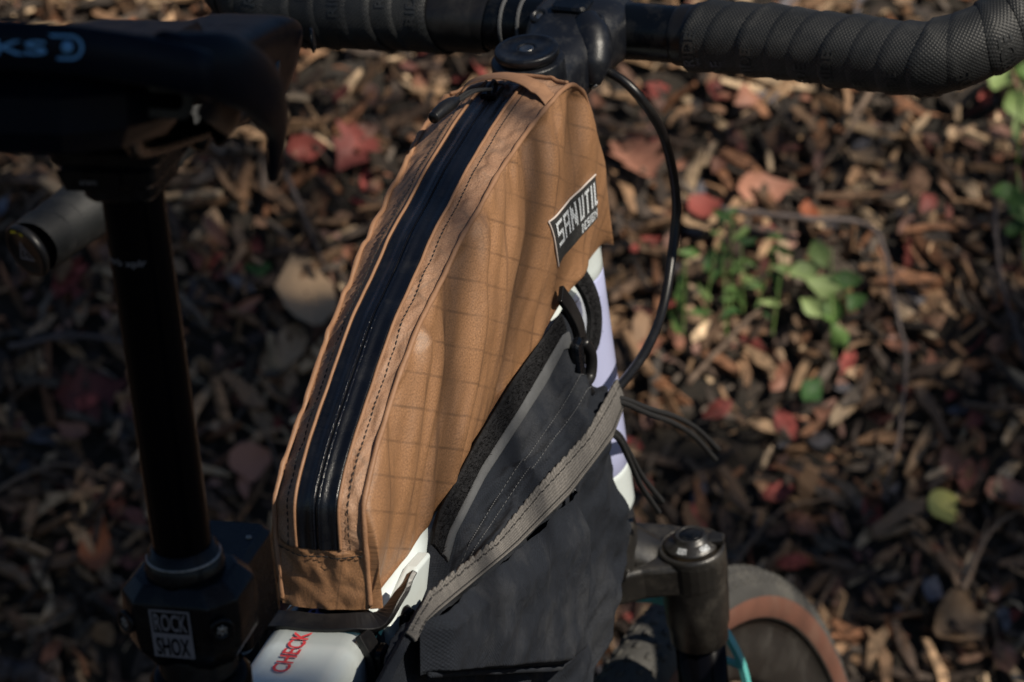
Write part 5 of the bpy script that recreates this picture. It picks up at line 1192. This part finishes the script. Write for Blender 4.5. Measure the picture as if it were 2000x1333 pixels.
# wood chips as single things
CHM = [leafmat("chip_pale", (.24, .16, .095), (.36, .26, .165)), leafmat("chip_brown", (.12, .07, .04), (.22, .135, .08)), leafmat("chip_dark", (.045, .03, .022), (.10, .065, .045))]
chips = []
for i in range(9):
    r_ = random.Random(60 + i); v = []
    for x in (-.5, -.2, .15, .5):
        w_ = .16 * (1.2 - abs(x)) * r_.uniform(.6, 1.2); q = r_.uniform(-.06, .06)
        for (y, z) in ((-1, -1), (1, -1), (1, 1), (-1, 1)): v.append((x + .1 * y * r_.uniform(0, 1), y * w_ + q, z * .055 * r_.uniform(.6, 1.3) + .05 * math.sin(x * 4 + i)))
    f = [(a_ * 4 + k, a_ * 4 + (k + 1) % 4, (a_ + 1) * 4 + (k + 1) % 4, (a_ + 1) * 4 + k) for a_ in range(3) for k in range(4)] + [(3, 2, 1, 0), (12, 13, 14, 15)]
    me = mkmesh("wood_chip", v, f, smooth=False); me.materials.append(CHM[i % 3]); chips.append(me)
cw = ["pale splintered", "mid brown splintered", "dark bark"]
for k in range(110):
    i = rnd.randrange(9); sz = rnd.uniform(.022, .056); a_, b_ = rnd.uniform(-.54, .54), rnd.uniform(.50, 1.30)
    look = ("small " if sz < .034 else "long " if sz > .046 else "") + cw[i % 3] + " wood chip"
    o = obj("wood_chip", chips[i], None, None, where(look, a_, b_), "wood chip", "wood chips on the bank")
    place(o, a_, b_, sz, rnd.uniform(0, 6.28), abs(rnd.gauss(0, .45)), rnd.uniform(0, 6.28), rnd.uniform(.010, .030), rnd.uniform(.45, 1.0))
# twigs
TW = leafmat("twig_bark", (.10, .065, .045), (.20, .14, .10)); TWD = leafmat("twig_dark", (.045, .036, .036), (.10, .08, .075))
def twig(pts, r_, m, label, lift=.03):
    q = [bank(a, b_, lift + .006 * math.sin(i * 2.1)) for i, (a, b_) in enumerate(pts)]
    P, Ln = crom(q, 60); rt_ = random.Random(int(1e4 * (pts[0][0] + 2 * pts[0][1])))
    P = [p + np.array([rt_.gauss(0, 1), rt_.gauss(0, 1), rt_.gauss(0, 1)]) * r_ * .22 for p in P]
    b = B(); b.add(*tube(P, [r_ * (1.25 - .9 * k / 60.) * (1 + .35 * (k % 13 == 0)) * rt_.uniform(.85, 1.15) for k in range(60)], 60, 8, smooth_path=False))
    for k in (rt_.randrange(12, 28), rt_.randrange(30, 50)):
        dv = P[k + 1] - P[k]; dv /= np.linalg.norm(dv); e_ = np.cross(dv, BN) * rt_.choice((-1, 1)); b.add(*tube([P[k], P[k] + (dv + e_) * .008, P[k] + (dv * 1.6 + e_ * 1.3) * .012 + BN * .004], [r_ * .6, r_ * .25], 8, 6)); return obj("twig", b.mesh("twig"), m, None, label, "twig")
twig([(.162, .816), (.215, .872), (.265, .928)], .0027, TW, "straight brown twig slanting up beneath the green weeds")
twig([(.20, 1.0), (.275, .988), (.338, .984), (.353, .940), (.356, .89), (.364, .84), (.360, .799), (.351, .747), (.332, .690)], .0027, TWD, "long bent dark runner stem curving down on the right", .045)
twig([(.462, 1.02), (.457, .970), (.460, .904), (.475, .819), (.49, .76)], .0022, TWD, "thin dark stem hanging near the right edge", .045)
twig([(.415, .790), (.465, .782), (.55, .800)], .0025, TW, "pale brown stick reaching in from the right edge")
twig([(-.216, 1.042), (-.195, .990), (-.175, .942)], .0025, TWD, "dark grey twig beside the long tan husk")
twig([(-.15, .62), (-.20, .70), (-.235, .79)], .0022, TW, "thin brown twig low between seatpost and bag")
twig([(-.47, .86), (-.40, .87), (-.30, .845)], .0025, TWD, "grey stick lying level left of the seatpost")
twig([(-.49, .70), (-.42, .735), (-.36, .72)], .0022, TW, "short brown stick low at the left")
twig([(.40, .60), (.43, .66), (.47, .69)], .0026, TW, "thin twig pointing at the large salmon leaf")
twig([(.19, .62), (.24, .68), (.30, .70)], .0022, TW, "brown twig lying above the front tyre")
twig([(.05, 1.12), (.12, 1.10), (.19, 1.085)], .0028, TW, "pale twig lying level behind the top of the brake hose")
twig([(.36, 1.16), (.33, 1.10), (.30, 1.06)], .0028, TW, "brown twig slanting under the bar's right bend")
twig([(-.50, .545), (-.43, .535), (-.37, .50)], .012, TWD, "thick dark stick in the bottom left corner")
# weeds
ST_M = leafmat("weed_stem", (.09, .15, .04), (.16, .24, .07))
def weed(label, a, b_, specs, stems):
    w = empty("weed", label, "weed")
    for pts, r_ in stems:
        q = [bank(x, y, h) for (x, y, h) in pts]; bb = B(); bb.add(*tube(q, [r_, r_ * .6], 24, 6)); obj("stem", bb.mesh("stem"), ST_M, w)
    for (x, y, h, size, spin, col, shape, i, tilt) in specs:
        o = obj("leaf", lmesh(shape, i, col), None, w); place(o, x, y, size, spin, tilt, spin + 1.2, h, 1.)
rw = random.Random(4)
sp = []; stm = []
for k in range(7):
    a0 = .165 + .105 * k / 8 + rw.uniform(-.01, .01); b0 = .885 + rw.uniform(-.02, .01); a1 = a0 + rw.uniform(-.02, .035); b1 = .935 + rw.uniform(-.02, .045)
    stm.append(([(a0, b0, .02), ((a0 + a1) / 2, (b0 + b1) / 2, .05), (a1, b1, .07)], .0011))
    for j in range(5):
        t = (j + 1) / 5.; sp.append((a0 + (a1 - a0) * t + rw.uniform(-.008, .008), b0 + (b1 - b0) * t + rw.uniform(-.008, .008), .02 + .05 * t, rw.uniform(.016, .030), rw.uniform(0, 6.28), rw.choice(['green', 'green', 'pale']), 'narrow', rw.randrange(4), rw.uniform(.1, .8)))
weed("low spreading green weed with thin leaves, right of the brake hose", .219, .928, sp, stm)
sp = [(.272, .918, .06, .034, .5, 'pale', 'oval', 0, .3), (.288, .938, .065, .032, 1.9, 'pale', 'oval', 1, .3), (.290, .905, .06, .036, 2.9, 'pale', 'oval', 3, .2), (.312, .912, .055, .032, .1, 'green', 'oval', 0, .3), (.300, .880, .05, .034, 1.6, 'green', 'oval', 2, .3), (.280, .885, .05, .028, 2.5, 'pale', 'oval', 0, .4), (.322, .892, .05, .030, 1.0, 'green', 'oval', 1, .4), (.303, .858, .045, .028, 2.0, 'green', 'oval', 3, .3)]
weed("pale green seedling with oval leaflets, right of the thin-leaved weed", .29, .91, sp, [([(.300, .845, .02), (.298, .88, .05), (.300, .945, .062)], .0012), ([(.298, .89, .05), (.315, .90, .055)], .0009)])
sp = [(.478, 1.145, .05, .040, 1.2, 'pale', 'oval', 0, .3), (.492, 1.115, .05, .042, 1.9, 'pale', 'oval', 1, .3), (.503, 1.15, .05, .036, .6, 'green', 'oval', 2, .4), (.488, 1.085, .05, .030, 1.6, 'pale', 'narrow', 0, .3)]
weed("yellow green sprig at the upper right edge below the bar bend", .49, 1.12, sp, [([(.490, 1.06, .02), (.492, 1.10, .05), (.500, 1.17, .06)], .0012)])
sp = [(.470, 1.010, .05, .034, .2, 'green', 'oval', 0, .4), (.485, .995, .05, .040, 2.0, 'green', 'oval', 1, .3), (.478, .972, .045, .032, 1.3, 'green', 'oval', 2, .5), (.500, .985, .05, .040, 2.8, 'pale', 'oval', 3, .3)]
weed("dark green sprig at the right edge, halfway up the picture", .48, 1.0, sp, [([(.488, .94, .02), (.485, .98, .045), (.482, 1.03, .06)], .0012)])

# ------------------------------------------------------------------ unseen tree added for its shade, behind the photographer's right shoulder
BARK = mat("tree_bark", (.09, .065, .048), .9, var=(.05, .037, .03), vscale=12, bump=1., bscale=30)
CRL = leafmat("crown_leaf", (.05, .09, .02), (.12, .12, .035), .3, .3, 12.)
tree = empty("tree", "unseen leafy tree added behind and to the right to shade the saddle", "tree")
sh = np.array([SUN.x, SUN.y, 0.]); sh /= np.linalg.norm(sh); pp = np.array([-sh[1], sh[0], 0.])   # pp: across the sun, towards the bar
SUNA = np.array(SUN)
base = sh * 2.7 + pp * (-.238); base[2] = GZ - .05
tk = []
for k in range(12):
    h = k * .62; tk.append(base + np.array([.02 * math.sin(k * 1.1), .02 * math.cos(k * 1.7), 0]) + np.array([0, 0, h]))
tk[0] += 0
b = B(); b.add(*tube(tk, [.34, .27, .255, .25, .235, .22, .20, .17, .13, .08], 60, 28)); obj("trunk", b.mesh("trunk"), BARK, tree)
clumps = []  # leaf clumps set along sun rays to throw shade on bank and saddle
for (tgt, t, rr, n) in (((1.34, .86, .40), 5.2, .36, 430), ((1.33, .62, .18), 5.6, .32, 420), ((1.40, .66, .52), 5.4, .16, 90), ((1.66, -.10, .52), 5.4, .15, 70), ((1.60, -.05, .24), 5.8, .17, 90), ((1.55, .15, .20), 5.6, .14, 45), ((1.50, .35, .16), 5.2, .15, 50), ((-.35, -.05, 1.0), 5.0, .34, 260), ((1.9, -1.2, .6), 5.5, .6, 240), ((1.2, 1.9, .6), 5.5, .7, 300)):
    clumps.append((np.array(tgt) + SUNA * t, rr, n))
rt = random.Random(12); bl_ = B()
for c0, rr, n in clumps:
    st_ = tk[6] if c0[2] < 4.2 else tk[8]; mid = (st_ + c0) / 2 + np.array([0, 0, 1.1])
    b = B(); b.add(*tube([st_, mid, c0, c0 + (c0 - mid) * .25], [.055, .035, .02, .008], 24, 10)); obj("limb", b.mesh("limb"), BARK, tree)
    for _ in range(n):
        d = np.array([rt.gauss(0, 1), rt.gauss(0, 1), rt.gauss(0, 1)]); d /= np.linalg.norm(d); p = c0 + d * rr * rt.random() ** .4
        e1 = np.array([rt.gauss(0, 1), rt.gauss(0, 1), rt.gauss(0, 1)]); e1 /= np.linalg.norm(e1); e2 = np.cross(e1, d); e2 /= max(1e-6, np.linalg.norm(e2)); L_ = rt.uniform(.035, .06)
        bl_.add([p - e1 * L_, p - e1 * L_ * .2 + e2 * L_ * .5, p + e1 * L_, p - e1 * L_ * .2 - e2 * L_ * .5], [(0, 1, 2), (0, 2, 3)])
obj("crown", bl_.mesh("crown", False), CRL, tree)
for q, t, r_ in (([(.10, -.03, .66), (.135, -.03, .76), (.15, -.03, .83), (.20, -.03, .95)], 2.9, .009), ([(.20, -.03, .68), (.225, -.03, .78), (.27, -.03, .85), (.29, -.03, .96)], 3.2, .010), ([(.28, -.03, .70), (.315, -.03, .80), (.35, -.03, .90), (.36, -.03, 1.0)], 3.0, .007)):  # thin limbs added to cast soft shadow bands across the tan bag
    pts = [np.array(p) + SUNA * (t + .12 * math.sin(i_ * 2.)) for i_, p in enumerate(q)]
    top = pts[-1] + np.array([0, 0, .5]); st_ = tk[6]
    b = B(); b.add(*tube(pts + [top, (top + st_) / 2 + np.array([0, 0, .3]), st_], [r_ * .7, r_, r_, r_ * 1.2, .02, .03], 60, 8)); obj("limb", b.mesh("limb"), BARK, tree)
